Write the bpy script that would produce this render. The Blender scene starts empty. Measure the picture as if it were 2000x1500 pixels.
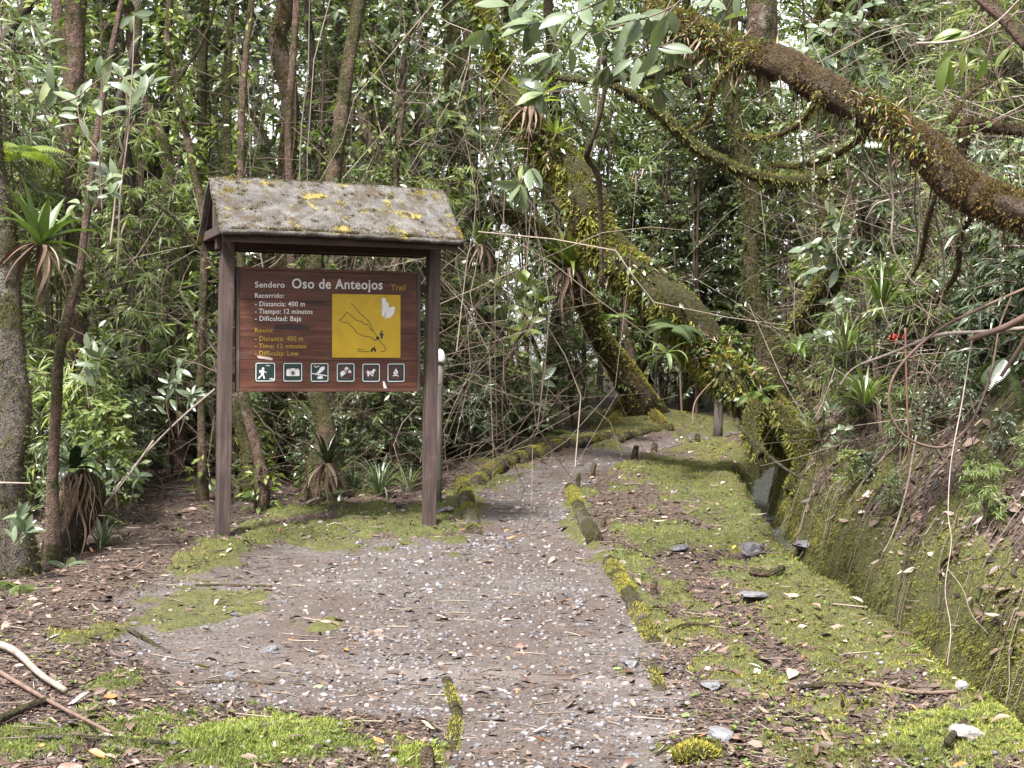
import bpy, bmesh, math, random
import numpy as np
from mathutils import Matrix, Vector
R = math.radians
rng = np.random.default_rng(11)
random.seed(11)
scene = bpy.context.scene
COL = scene.collection

# ------------------------------------------------------------ camera
F = 3000.0                      # focal length in pixels of the 2000 px wide photograph
PITCH, ROLL = 0.003, 0.013
CAMZ = 1.5
cp, sp = math.cos(PITCH), math.sin(PITCH)
cr, sr = math.cos(ROLL), math.sin(ROLL)
fwd = Vector((0, cp, sp)); rt0 = Vector((1, 0, 0)); up0 = Vector((0, -sp, cp))
rt = cr * rt0 + sr * up0; up = -sr * rt0 + cr * up0
camd = bpy.data.cameras.new('camera'); cam = bpy.data.objects.new('camera', camd); COL.objects.link(cam)
M = Matrix.Identity(4)
for i in range(3):
    M[i][0] = rt[i]; M[i][1] = up[i]; M[i][2] = -fwd[i]
M[2][3] = CAMZ
cam.matrix_world = M
camd.sensor_width = 36; camd.lens = F / 2000 * 36; camd.clip_end = 500; camd.clip_start = 0.05
scene.camera = cam

# ------------------------------------------------------------ sky, sun, exposure
SUN_EL, SUN_AZ = 58.0, 208.0      # azimuth clockwise from +Y (the view direction)
world = bpy.data.worlds.new('World'); scene.world = world; world.use_nodes = True
nt = world.node_tree; nt.nodes.clear()
wo = nt.nodes.new('ShaderNodeOutputWorld'); bg = nt.nodes.new('ShaderNodeBackground')
sky = nt.nodes.new('ShaderNodeTexSky'); sky.sky_type = 'NISHITA'; sky.sun_disc = False
sky.sun_elevation = R(SUN_EL); sky.sun_rotation = R(SUN_AZ)
sky.air_density = 1.0; sky.dust_density = 3.0; sky.ozone_density = 1.0
hs = nt.nodes.new('ShaderNodeHueSaturation'); hs.inputs['Saturation'].default_value = 0.15   # overcast: nearly white
nt.links.new(sky.outputs[0], hs.inputs['Color']); nt.links.new(hs.outputs[0], bg.inputs[0])
nt.links.new(bg.outputs[0], wo.inputs[0]); bg.inputs[1].default_value = 0.10
sl = bpy.data.lights.new('sun', 'SUN'); sl.energy = 2.9; sl.angle = R(8); sl.color = (1, 0.97, 0.93)
so = bpy.data.objects.new('sun', sl); COL.objects.link(so)
sd = Vector((math.sin(R(SUN_AZ)) * math.cos(R(SUN_EL)), math.cos(R(SUN_AZ)) * math.cos(R(SUN_EL)), math.sin(R(SUN_EL))))
so.rotation_euler = sd.to_track_quat('Z', 'Y').to_euler(); so.location = sd * 30
vs = scene.view_settings
vs.view_transform = 'Standard'; vs.look = 'None'; vs.gamma = 1; vs.exposure = 2.32; vs.use_curve_mapping = False
scene.render.engine = 'CYCLES'
cy = scene.cycles
cy.max_bounces = 6; cy.diffuse_bounces = 2; cy.glossy_bounces = 2; cy.transmission_bounces = 3; cy.transparent_max_bounces = 4
cy.caustics_reflective = False; cy.caustics_refractive = False
cy.use_adaptive_sampling = True; cy.adaptive_threshold = 0.02
cy.use_denoising = True
try: cy.denoiser = 'OPENIMAGEDENOISE'; cy.denoising_prefilter = 'ACCURATE'; cy.denoising_input_passes = 'RGB_ALBEDO_NORMAL'
except Exception: pass

# ------------------------------------------------------------ small maths
def ray(px, py):
    u2 = np.asarray(px, float) - 1000; v2 = 750 - np.asarray(py, float)
    u = u2 * cr - v2 * sr; v = u2 * sr + v2 * cr
    return u / F, cp - v / F * sp, sp + v / F * cp
def P(px, py, Y):
    x, y, z = ray(px, py); t = Y / y
    return np.array([x * t, Y + 0 * x, CAMZ + z * t]).T
def hash2(ix, iy, s):
    n = (ix * 374761393 + iy * 668265263 + s * 982451653) & 0xffffffff
    n = ((n ^ (n >> 13)) * 1274126177) & 0xffffffff
    return ((n ^ (n >> 16)) & 0xffff) / 65535.0
def vnoise(x, y, s=0):
    x = np.asarray(x, float); y = np.asarray(y, float)
    ix = np.floor(x).astype(np.int64); iy = np.floor(y).astype(np.int64)
    fx = x - ix; fy = y - iy; fx = fx * fx * (3 - 2 * fx); fy = fy * fy * (3 - 2 * fy)
    a = hash2(ix, iy, s); b = hash2(ix + 1, iy, s); c = hash2(ix, iy + 1, s); d = hash2(ix + 1, iy + 1, s)
    return (a * (1 - fx) + b * fx) * (1 - fy) + (c * (1 - fx) + d * fx) * fy
def fbm(x, y, s=0, o=4):
    t = 0; a = .5; f = 1
    for i in range(o):
        t = t + a * (vnoise(x * f, y * f, s + i * 17) - .5); a *= .5; f *= 2.03
    return t
def sstep(a, b, x):
    t = np.clip((x - a) / (b - a), 0, 1); return t * t * (3 - 2 * t)
def unit(v): return v / np.maximum(np.linalg.norm(v, axis=-1, keepdims=True), 1e-9)

# ------------------------------------------------------------ terrain
LY = [0, 6, 7.25, 8.3, 9.5, 11.3, 13, 14.8, 17, 20, 26, 60]
LX = [2.4, 2.22, 2.17, 2.07, 1.95, 1.93, 2.0, 2.17, 2.6, 3.6, 6.0, 20]
def lip(y): return np.interp(y, LY, LX) + .10 * (vnoise(y * 1.6, 3.3, 5) - .5) + .07 * (vnoise(np.asarray(y) * 5.5, 7.3, 6) - .5)
DW = 0.42
def base_h(y): return np.interp(y, [-40, 0, 5, 6, 22, 40, 90], [-.5, -.15, -.06, 0, 1.2, 2.0, 3.0])
def h0(x, y):
    x = np.asarray(x, float); y = np.asarray(y, float)
    z = base_h(y)
    l = lip(y); s = x - l
    z = z + .05 * np.exp(-((s + .12) / .16) ** 2)                       # mossy lip
    dep = sstep(0, .09, s) * (1 - sstep(DW - .12, DW + .06, s))
    z = z - dep * .50
    b = np.clip(s - DW, 0, 99)
    z = z + sstep(0, .10, b) * .14 + 1.30 * np.minimum(b, .9) + .55 * np.clip(b - .9, 0, 4) + .1 * np.clip(b - 5.3, 0, 60)
    z = z + np.where(b > .03, fbm(x * 1.5, y * 1.5, 9) * .34 + fbm(x * 5, y * 5, 10, 3) * .12, 0)
    z = z - .10 * sstep(-2.6, -3.6, x) * sstep(13, 9, y) * 1.0            # left forest floor dips
    z = z + .45 * sstep(-4, -9, x)
    z = z + .16 * np.exp(-(((x - 1.75) / .75) ** 2 + ((y - 20.6) / 1.0) ** 2))  # moss mound
    return z
# gravel outline (picked from the photograph, projected on to the ground)
def g(px, py, hf=None):
    hf = hf or h0
    rx, ry, rz = ray(px, py)
    t = np.linspace(4, 45, 1600)
    z = CAMZ + rz * t - hf(rx * t, ry * t)
    k = np.argmax(z < 0) if (z < 0).any() else len(t) - 1
    return np.array([rx * t[k], ry * t[k], float(hf(rx * t[k], ry * t[k]))])
GPX = [(885,1560),(880,1400),(700,1390),(560,1385),(400,1340),(250,1300),(190,1245),(300,1135),(380,1112),(520,1066),(700,1052),(905,1052),(928,1000),(938,952),(990,925),(1080,897),(1200,872),(1330,852),(1430,832),(1470,824),(1480,836),(1390,856),(1290,872),(1235,892),(1150,918),(1115,952),(1130,1000),(1162,1070),(1200,1120),(1250,1200),(1285,1330),(1305,1560)]
GP = np.array([g(*p)[:2] for p in GPX])
def poly_sd(x, y, poly):
    x = np.asarray(x, float); y = np.asarray(y, float)
    d = np.full(x.shape, 1e9); ins = np.zeros(x.shape, bool)
    n = len(poly)
    for i in range(n):
        ax, ay = poly[i]; bx, by = poly[(i + 1) % n]
        ex, ey = bx - ax, by - ay
        t = np.clip(((x - ax) * ex + (y - ay) * ey) / (ex * ex + ey * ey + 1e-12), 0, 1)
        d = np.minimum(d, (x - ax - t * ex) ** 2 + (y - ay - t * ey) ** 2)
        c = ((ay > y) != (by > y)) & (x < (bx - ax) * (y - ay) / (by - ay + 1e-12) + ax)
        ins ^= c
    return np.where(ins, -1, 1) * np.sqrt(d)
def gravel_m(x, y):
    return 1 - sstep(-.16, .20, poly_sd(x, y, GP) + .45 * fbm(np.asarray(x) * 2.2, np.asarray(y) * 2.2, 3) + .25 * fbm(np.asarray(x) * 9, np.asarray(y) * 9, 4, 3))
# moss patches: (px, py, rx, ry) in photograph pixels
MPX = [(470,1440,230,62),(800,1478,85,40),(60,1480,120,50),(390,1175,135,42),(100,1240,95,28),(430,1085,75,38),(560,1040,130,26),(760,1020,150,34),
 (905,985,26,60),(1320,930,95,38),(1310,1045,85,24),(1470,1040,50,26),(1205,1092,50,24),(1255,1200,30,60),(1610,1160,95,30),(1720,1235,80,26),(1790,1300,100,30),
 (1900,1430,140,60),(1450,1330,70,22),(1360,1470,50,28),(1560,1470,90,24),(1400,880,60,30),(1440,950,30,60),(1500,1020,40,40),(980,905,60,22),(1050,882,70,14),(1150,862,60,10),
 (1240,825,95,24),(1370,822,60,16),(960,935,40,20),(860,985,40,20),(700,960,60,20),(560,1000,60,18),(250,1350,60,20),(1130,1000,22,60),(620,1210,60,14),(1330,1230,50,18)]
MP = []
for (a, b, rx_, ry_) in MPX:
    c = g(a, b); e = g(a + rx_, b); f1 = g(a, b - ry_); f2 = g(a, b + ry_)
    MP.append((c[0], c[1], abs(e[0] - c[0]) + .02, max(.05, abs(f1[1] - f2[1]) / 2)))
def moss_m(x, y):
    x = np.asarray(x, float); y = np.asarray(y, float)
    n = fbm(x * 3.2, y * 2.2, 21, 5); n2 = fbm(x * 9, y * 7, 27, 4)
    xw = x + .45 * fbm(x * 1.9, y * 1.3, 22, 3); yw = y + .8 * fbm(x * 1.7, y * 1.2, 24, 3)
    m = np.zeros(x.shape)
    for (cx, cy_, a, b) in MP:
        d = np.sqrt(((xw - cx) / a) ** 2 + ((yw - cy_) / b) ** 2)
        m = np.maximum(m, 1 - sstep(.6, 1.15, d + n * 1.3 + n2 * 1.6))
    s = x - lip(y)
    verge = np.clip(sstep(.12, .2, n + 1.1 * n2 - .01) * .95, 0, 1) * ((s > -1.2) & (s < 0))
    bank = sstep(-.02, .12, fbm(x * 1.6, y * 1.6, 33) + .6 * n2) * (s > DW - .05)
    wall = (1 - sstep(.08, .2, np.abs(s + .03) + n2 * .25)) * .95 + ((s > DW - .14) & (s < DW + .2 + n2)) * .95
    return np.clip(np.maximum.reduce([m, verge, bank, wall]), 0, 1) * (y > 3)
def h(x, y):
    x = np.asarray(x, float); y = np.asarray(y, float)
    gm = gravel_m(x, y); mm = moss_m(x, y)
    return h0(x, y) - .045 * gm + mm * (1 - .6 * gm) * (.02 + .085 * np.maximum(0, fbm(x * 6.5, y * 6.5, 43, 3) + .12)) + fbm(x * 1.1, y * 1.1, 40) * .08 * (1 - .5 * gm) + fbm(x * 7, y * 7, 41, 3) * .022
def hq(x, y):
    return float(h0(np.array([x]), np.array([y]))[0])
def hs1(x, y): return float(h(np.array([x]), np.array([y]))[0])
def G(px, py): return g(px, py, h)

# ------------------------------------------------------------ mesh building
def mesh_from(name, V, Fc, tint=None, smooth=True, attrs=None):
    V = np.asarray(V, np.float32); Fc = np.asarray(Fc, np.int32)
    me = bpy.data.meshes.new(name); k = Fc.shape[1]
    me.vertices.add(len(V)); me.vertices.foreach_set('co', V.ravel())
    me.loops.add(Fc.size); me.loops.foreach_set('vertex_index', Fc.ravel())
    me.polygons.add(len(Fc)); me.polygons.foreach_set('loop_start', np.arange(0, Fc.size, k, dtype=np.int32))
    me.polygons.foreach_set('use_smooth', np.full(len(Fc), smooth))
    if tint is not None:
        a = me.attributes.new('tint', 'FLOAT', 'POINT'); a.data.foreach_set('value', np.asarray(tint, np.float32))
    for n, v in (attrs or {}).items():
        a = me.attributes.new(n, 'FLOAT', 'POINT'); a.data.foreach_set('value', np.asarray(v, np.float32))
    me.update(calc_edges=True)
    return me
def link(name, me, mat=None, parent=None, loc=None):
    o = bpy.data.objects.new(name, me); COL.objects.link(o)
    if parent is not None and name in ('moss', 'climbing_leaves', 'lichen', 'moss_clumps'): o['kind'] = 'stuff'
    if mat is not None and me is not None and len(me.materials) == 0: me.materials.append(mat)
    if parent is not None: o.parent = parent
    if loc is not None: o.location = loc
    return o
SIDES = (('on the mossy right bank', 'on the mossy bank above the channel'), ('steep right bank', 'steep bank above the channel'), ('in the corner above the right bank', 'high over the bank above the channel'), ('right bank', 'bank above the channel'), ('left of the trail', 'on the sign side of the trail'), ('in the left litter', 'in the litter on the sign side of the trail'),
 ('beside the left trunks', 'beside the lichen trunk'), ('left of the dark stump', 'beside the black stump'), ('left of the sign roof', 'beside the open gable of the sign roof'), ('thin stems left of the sign', 'thin stems beside the sign'), ('close left of the sign post', 'close to the sign post farther from the trail'), ('behind the right half of the roof', 'behind the trail end of the roof'),
 ('behind the left sign post', 'behind the sign post farther from the trail'), ('right of the right sign post', 'beside the path light by the sign'), ('right of the shaggy hung trunk', 'next to the shaggy hung trunk'), ('hanging on the right', 'hanging above the bank'), ('in the right thicket', 'in the thicket over the channel'), ('dipping left', 'dipping down'), ('running right from', 'running toward the trail from'), ('spreading left over', 'spreading away from the trail over'),
 ('trunk right of the sign', 'trunk beside the sign'), ('right of the sign', 'between the sign and the golden trunk'), ('right of the liana', 'beside the twisted liana'), ('right of the black stump', 'beside the black stump'), ('straw left of the sign', 'straw beside the bare grey stem'), ('in the right corner', 'high above the bank'), ('through the right corner', 'high above the bank'), ('left of the sign post', 'beside the sign post farther from the trail'), ('reaching left across', 'reaching across'),
 ('toward the left sign post', 'toward the sign post farther from the trail'), ('leaning left of the sign', 'leaning toward the black stump'), ('bushes left of the sign', 'bushes beside the sign'), ('in the open foreground', 'beside the crooked edging piece'), ('at the right sign post', 'at the sign post nearer the trail'), ('left of the gravel', 'at the edge of the gravel'), ('moss left of', 'moss beside'), ('hanging on the right', 'hanging above the channel'))
def tag(o, label, cat, group=None):
    for a_, b_ in SIDES:
        label = label.replace(a_, b_)
        if group: group = group.replace(a_, b_)
    o['label'] = label; o['category'] = cat
    if group: o['group'] = group
    return o
def empty(name, loc, label, cat, group=None, rot=(0, 0, 0)):
    o = bpy.data.objects.new(name, None); COL.objects.link(o); o.location = [float(v) for v in loc]; o.rotation_euler = rot
    o.empty_display_size = .1
    return tag(o, label, cat, group)
def copy_tree(o, parent=None):
    c = o.copy(); COL.objects.link(c)
    if parent is not None: c.parent = parent
    for ch in list(o.children): copy_tree(ch, c)
    return c
class Geo:
    """collects triangles"""
    def __init__(s): s.V = []; s.F = []; s.T = []; s.n = 0
    def add(s, V, Fc, t=.5):
        V = np.asarray(V, float); Fc = np.asarray(Fc, int)
        s.V.append(V); s.F.append(Fc + s.n); s.T.append(np.broadcast_to(np.asarray(t, float), (len(V),)).copy()); s.n += len(V)
    def mesh(s, name, smooth=True): return mesh_from(name, np.concatenate(s.V), np.concatenate(s.F), np.concatenate(s.T), smooth)
    def data(s): return np.concatenate(s.V), np.concatenate(s.F), np.concatenate(s.T)
def frames(d, upv=(0, 0, 1), roll=None):
    """rotation matrices with x along d, z near upv"""
    d = unit(np.asarray(d, float)); upv = np.broadcast_to(np.asarray(upv, float), d.shape)
    y = np.cross(upv, d); bad = np.linalg.norm(y, axis=1) < 1e-3
    y[bad] = np.cross(np.array([1., .2, 0]), d[bad]); y = unit(y); z = np.cross(d, y)
    if roll is not None:
        c = np.cos(roll)[:, None]; s_ = np.sin(roll)[:, None]; y, z = y * c + z * s_, z * c - y * s_
    return np.stack([d, y, z], axis=2)
def inst(geo, tmpl, pos, rot, scl, tint):
    V, Fc = tmpl[0], tmpl[1]; n = len(pos)
    if n == 0: return
    scl = np.asarray(scl, float)
    if scl.ndim == 1: scl = scl[:, None]
    vv = np.einsum('nij,nkj->nki', rot, V[None] * scl[:, None, :]) + pos[:, None, :]
    ff = Fc[None] + (np.arange(n) * len(V))[:, None, None]
    geo.add(vv.reshape(-1, 3), ff.reshape(-1, Fc.shape[1]), np.repeat(tint, len(V)))
def leaf_t(w=.45, seg=1, fold=.25, curl=.2, peak=.45):
    """leaf along +x of length 1: midrib with folded halves"""
    xs = np.linspace(0, 1, seg + 2)
    V = []; Fc = []
    prof = lambda t: max(0, math.sin(math.pi * min(1, t ** (math.log(.5) / math.log(peak))))) ** .8
    for x in xs:
        hw = w / 2 * prof(x); zc = -curl * x * x
        V += [(x, hw, zc + fold * hw), (x, 0, zc), (x, -hw, zc + fold * hw)]
    n = len(xs)
    V2 = [V[1]] + V[3:-3] + [V[-2]]
    last = len(V2) - 1
    def vid(i, k): return 0 if i == 0 else (last if i == n - 1 else 1 + (i - 1) * 3 + k)
    for i in range(n - 1):
        for k in (0, 1):
            q = [vid(i, k), vid(i, k + 1), vid(i + 1, k + 1), vid(i + 1, k)]
            u_ = []
            for a in q:
                if a not in u_: u_.append(a)
            if len(u_) == 3: Fc.append(u_)
            elif len(u_) == 4: Fc += [[u_[0], u_[1], u_[2]], [u_[0], u_[2], u_[3]]]
    return np.array(V2), np.array(Fc)
def strap_t(w=.1, seg=6, droop=.6, up_=.3, taper=1.0):
    """strap leaf starting along +x, rising then arching down; length about 1"""
    V = []; Fc = []; x = z = 0; a = math.atan2(up_, 1.0)
    for i in range(seg + 1):
        t = i / seg; hw = w / 2 * (min(1, .55 + 2.2 * t)) * (1 - t ** 2.2 * .98 * taper)
        V += [(x, hw, z + hw * .45), (x, 0, z), (x, -hw, z + hw * .45)]
        x += math.cos(a) / seg; z += math.sin(a) / seg; a -= droop * 2.2 / seg * (0.4 + 1.2 * t)
    for i in range(seg):
        for k in (0, 1):
            q = [i * 3 + k, i * 3 + k + 1, i * 3 + 4 + k, i * 3 + 3 + k]
            Fc += [[q[0], q[1], q[2]], [q[0], q[2], q[3]]]
    return np.array(V, float), np.array(Fc)
def smooth_path(pts, n):
    pts = np.asarray(pts, float); m = len(pts)
    if m == 2: return pts[0] + (pts[1] - pts[0]) * np.linspace(0, 1, n)[:, None]
    e = np.vstack([2 * pts[0] - pts[1], pts, 2 * pts[-1] - pts[-2]])
    out = []
    for t in np.linspace(0, m - 1 - 1e-9, n):
        i = int(t); f = t - i; p0, p1, p2, p3 = e[i], e[i + 1], e[i + 2], e[i + 3]
        out.append(.5 * (2 * p1 + (p2 - p0) * f + (2 * p0 - 5 * p1 + 4 * p2 - p3) * f * f + (3 * p1 - p0 - 3 * p2 + p3) * f ** 3))
    return np.array(out)
def tube(pts, rad, sides=8, n=None, bump=0., cap=True, lump=3.0):
    pts = np.asarray(pts, float)
    rad = np.asarray(rad, float) if np.ndim(rad) else np.full(len(pts), float(rad))
    if n:
        pp = smooth_path(np.column_stack([pts, rad]), n); pts, rad = pp[:, :3], np.maximum(pp[:, 3], .0005)
    m = len(pts); tg = unit(np.gradient(pts, axis=0))
    ref = np.array([.31, .95, .05]) if abs(tg[0] @ np.array([.31, .95, .05])) < .9 else np.array([1., 0, 0])
    N = []; b = ref
    for i in range(m):
        b = b - tg[i] * (b @ tg[i]); b = b / np.linalg.norm(b); N.append(b.copy())
    N = np.array(N); B = np.cross(tg, N)
    a = np.arange(sides) * 2 * math.pi / sides
    ring = N[:, None] * np.cos(a)[None, :, None] + B[:, None] * np.sin(a)[None, :, None]
    rr = rad[:, None] * np.ones(sides)
    if bump:
        s0 = int(rng.integers(0, 9999)); L = np.concatenate([[0], np.cumsum(np.linalg.norm(np.diff(pts, axis=0), axis=1))])
        rr = rr * (1 + bump * 2 * (fbm(np.cos(a)[None] * 1.3 + L[:, None] * lump, np.sin(a)[None] * 1.3 + L[:, None] * .6, s0, 3)))
    V = pts[:, None] + ring * rr[..., None]
    V = V.reshape(-1, 3); Fc = []
    i = np.arange(m - 1)[:, None] * sides; k = np.arange(sides)[None]; k2 = (k + 1) % sides
    q = np.stack([i + k, i + k2, i + sides + k2, i + sides + k], -1).reshape(-1, 4)
    Fc = np.concatenate([q[:, [0, 1, 2]], q[:, [0, 2, 3]]])
    if cap:
        V = np.vstack([V, pts[0], pts[-1]]); c0 = m * sides; kk = np.arange(sides); kk2 = (kk + 1) % sides
        Fc = np.concatenate([Fc, np.stack([np.full(sides, c0), kk2, kk], 1), np.stack([np.full(sides, c0 + 1), (m - 1) * sides + kk, (m - 1) * sides + kk2], 1)])
    return V, Fc, pts, rad
def box_bm(x0, x1, y0, y1, z0, z1, bev=0.004):
    bm = bmesh.new(); bmesh.ops.create_cube(bm, size=1)
    for v in bm.verts: v.co = ((x0 + x1) / 2 + v.co.x * (x1 - x0), (y0 + y1) / 2 + v.co.y * (y1 - y0), (z0 + z1) / 2 + v.co.z * (z1 - z0))
    if bev: bmesh.ops.bevel(bm, geom=bm.edges[:], offset=bev, segments=2, affect='EDGES', profile=.6)
    return bm
def bm_obj(name, bm, mat, parent=None, smooth=False):
    me = bpy.data.meshes.new(name); bm.to_mesh(me); bm.free()
    if smooth: me.polygons.foreach_set('use_smooth', [True] * len(me.polygons))
    return link(name, me, mat, parent)
def local(pts, o): return np.asarray(pts, float) - np.array(o)

# ------------------------------------------------------------ materials
def nodes(name):
    m = bpy.data.materials.new(name); m.use_nodes = True; n = m.node_tree
    for x in list(n.nodes): n.nodes.remove(x)
    out = n.nodes.new('ShaderNodeOutputMaterial'); b = n.nodes.new('ShaderNodeBsdfPrincipled')
    n.links.new(b.outputs[0], out.inputs[0])
    return m, n, b, out
def N_(n, t, **kw):
    x = n.nodes.new(t)
    for k, v in kw.items():
        if k in x.inputs.keys(): x.inputs[k].default_value = v
        else: setattr(x, k, v)
    return x
def ramp(n, stops, src):
    r = n.nodes.new('ShaderNodeValToRGB'); e = r.color_ramp.elements
    while len(e) > 1: e.remove(e[-1])
    for i, (p, c) in enumerate(stops):
        el = e[0] if i == 0 else e.new(p)
        el.position = p; el.color = (*c, 1) if len(c) == 3 else c
    n.links.new(src, r.inputs[0]); return r
def coords(n, scale=(1, 1, 1), world=False):
    if world: src = N_(n, 'ShaderNodeNewGeometry').outputs['Position']
    else: src = N_(n, 'ShaderNodeTexCoord').outputs['Object']
    m = N_(n, 'ShaderNodeMapping'); m.inputs['Scale'].default_value = scale; n.links.new(src, m.inputs[0]); return m.outputs[0]
def noise(n, vec, scale, detail=4, rough=.55, dist=0.):
    x = N_(n, 'ShaderNodeTexNoise'); x.inputs['Scale'].default_value = scale; x.inputs['Detail'].default_value = detail
    x.inputs['Roughness'].default_value = rough; x.inputs['Distortion'].default_value = dist
    n.links.new(vec, x.inputs['Vector']); return x.outputs['Fac']
def math_(n, op, a, b=None, clamp=False):
    x = N_(n, 'ShaderNodeMath', operation=op); x.use_clamp = clamp
    for i, v in enumerate((a, b)):
        if v is None: continue
        if isinstance(v, (int, float)): x.inputs[i].default_value = v
        else: n.links.new(v, x.inputs[i])
    return x.outputs[0]
def mix(n, fac, a, b, blend='MIX'):
    x = N_(n, 'ShaderNodeMix', data_type='RGBA', blend_type=blend)
    for s, v in ((0, fac), (6, a), (7, b)):
        if isinstance(v, (int, float)): x.inputs[s].default_value = v
        elif isinstance(v, tuple): x.inputs[s].default_value = (*v, 1)
        else: n.links.new(v, x.inputs[s])
    return x.outputs[2]
def bump(n, b, hgt, strength=.5, dist=.01):
    x = N_(n, 'ShaderNodeBump'); x.inputs['Strength'].default_value = strength; x.inputs['Distance'].default_value = dist
    n.links.new(hgt, x.inputs['Height']); n.links.new(x.outputs[0], b.inputs['Normal'])
def attr(n, name): return N_(n, 'ShaderNodeAttribute', attribute_name=name).outputs['Fac']

def leaf_mat(name, stops, rough=.38, transl=.35, spec=.5, objrand=.35):
    m, n, b, out = nodes(name)
    t = attr(n, 'tint'); oi = N_(n, 'ShaderNodeObjectInfo').outputs['Random']
    f = math_(n, 'ADD', math_(n, 'MULTIPLY', t, 1 - objrand), math_(n, 'MULTIPLY', oi, objrand), True)
    c = ramp(n, stops, f).outputs[0]
    c2 = mix(n, noise(n, coords(n, world=True), 26, 2), c, mix(n, .5, c, (.5, .5, .35), 'MULTIPLY'))
    n.links.new(c2, b.inputs['Base Color'])
    b.inputs['Roughness'].default_value = rough; b.inputs['Specular IOR Level'].default_value = spec
    tr = N_(n, 'ShaderNodeBsdfTranslucent')
    n.links.new(mix(n, 1.0, c2, (1.0, 1.15, .45), 'MULTIPLY'), tr.inputs[0])
    ms = N_(n, 'ShaderNodeMixShader'); ms.inputs[0].default_value = transl
    n.links.new(b.outputs[0], ms.inputs[1]); n.links.new(tr.outputs[0], ms.inputs[2]); n.links.new(ms.outputs[0], out.inputs[0])
    return m
def bark_mat(name, c0, c1, moss=.5, mosscol=((.020, .020, .010), (.095, .085, .032)), scale=14):
    m, n, b, out = nodes(name)
    v = coords(n, (1, 1, .55), True)
    a = noise(n, v, scale * 2.2, 7, .72, .5)
    bark = ramp(n, [(.3, c0), (.5, c1), (.72, tuple(min(1, x * 1.7) for x in c1))], a).outputs[0]
    pale = ramp(n, [(.62, (0, 0, 0)), (.68, (1, 1, 1))], noise(n, coords(n, world=True), 4.5, 5, .7)).outputs[0]
    bark = mix(n, math_(n, 'MULTIPLY', pale, .55), bark, (.36, .34, .31))
    nz = N_(n, 'ShaderNodeSeparateXYZ'); n.links.new(N_(n, 'ShaderNodeNewGeometry').outputs['Normal'], nz.inputs[0])
    mk = math_(n, 'ADD', noise(n, coords(n, world=True), 3.2, 5, .6), math_(n, 'MULTIPLY', nz.outputs[2], .16))
    mk = ramp(n, [(.62 - moss * .35, (0, 0, 0)), (.70 - moss * .35, (1, 1, 1))], mk).outputs[0]
    mc = ramp(n, [(.36, mosscol[0]), (.5, tuple((p + q) / 2.4 for p, q in zip(*mosscol))), (.66, mosscol[1])], noise(n, coords(n, world=True), 38, 5, .75)).outputs[0]
    n.links.new(mix(n, mk, bark, mc), b.inputs['Base Color'])
    b.inputs['Roughness'].default_value = .9; b.inputs['Specular IOR Level'].default_value = .2
    bump(n, b, math_(n, 'ADD', math_(n, 'ADD', a, noise(n, coords(n, world=True), 16, 4)), math_(n, 'MULTIPLY', noise(n, coords(n, world=True), 90, 3), .8)), 1.0, .05)
    return m
def plain(name, c, rough=.7, var=.25, scale=20, spec=.3, bmp=.3):
    m, n, b, out = nodes(name)
    f = noise(n, coords(n, world=True), scale, 4, .6)
    n.links.new(ramp(n, [(.25, tuple(x * (1 - var) for x in c)), (.75, tuple(min(1, x * (1 + var)) for x in c))], f).outputs[0], b.inputs['Base Color'])
    b.inputs['Roughness'].default_value = rough; b.inputs['Specular IOR Level'].default_value = spec
    if bmp: bump(n, b, noise(n, coords(n, world=True), scale * 4, 3), bmp, .004)
    return m
def tint_mat(name, stops, rough=.8, spec=.25, objrand=0., transl=0.):
    if transl: return leaf_mat(name, stops, rough, transl, spec, objrand)
    m, n, b, out = nodes(name)
    t = attr(n, 'tint')
    if objrand: t = math_(n, 'ADD', math_(n, 'MULTIPLY', t, 1 - objrand), math_(n, 'MULTIPLY', N_(n, 'ShaderNodeObjectInfo').outputs['Random'], objrand), True)
    c = ramp(n, stops, t).outputs[0]
    c = mix(n, noise(n, coords(n, world=True), 60, 3), mix(n, .6, c, (.45, .42, .42), 'MULTIPLY'), c)
    n.links.new(c, b.inputs['Base Color']); b.inputs['Roughness'].default_value = rough; b.inputs['Specular IOR Level'].default_value = spec
    return m

GREEN = [(0, (.036, .052, .020)), (.35, (.080, .115, .036)), (.65, (.135, .180, .050)), (.86, (.21, .25, .07)), (1, (.32, .32, .09))]
M_leaf = leaf_mat('leaf_green', GREEN, .33, .38, .6)
M_leaf_dark = leaf_mat('leaf_dark_glossy', [(0, (.028, .042, .020)), (.5, (.062, .090, .036)), (1, (.13, .165, .055))], .27, .3, .65)
M_leaf_pale = leaf_mat('leaf_grey_green', [(0, (.085, .115, .070)), (.55, (.14, .18, .105)), (.85, (.20, .24, .12)), (1, (.28, .31, .10))], .27, .3, .75)
M_leaf_yel = leaf_mat('leaf_yellow_green', [(0, (.10, .14, .045)), (.5, (.18, .24, .07)), (1, (.34, .34, .10))], .4, .5)  # bright palette also carries backlight on the rear foliage
M_brom = leaf_mat('bromeliad_green', [(0, (.045, .08, .025)), (.5, (.10, .15, .035)), (.85, (.20, .23, .05)), (1, (.32, .26, .06))], .33, .3, .5)
M_brom_dark = leaf_mat('bromeliad_dark', [(0, (.012, .022, .012)), (.6, (.025, .045, .02)), (1, (.06, .08, .03))], .25, .15, .6)
M_straw = tint_mat('dead_straw', [(0, (.05, .028, .018)), (.5, (.14, .085, .055)), (1, (.36, .28, .20))], .7, .3)
M_moss = tint_mat('moss_blades', [(0, (.055, .054, .018)), (.4, (.15, .148, .036)), (.72, (.27, .25, .052)), (1, (.42, .34, .07))], .75, .15, 0, .25)
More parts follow.
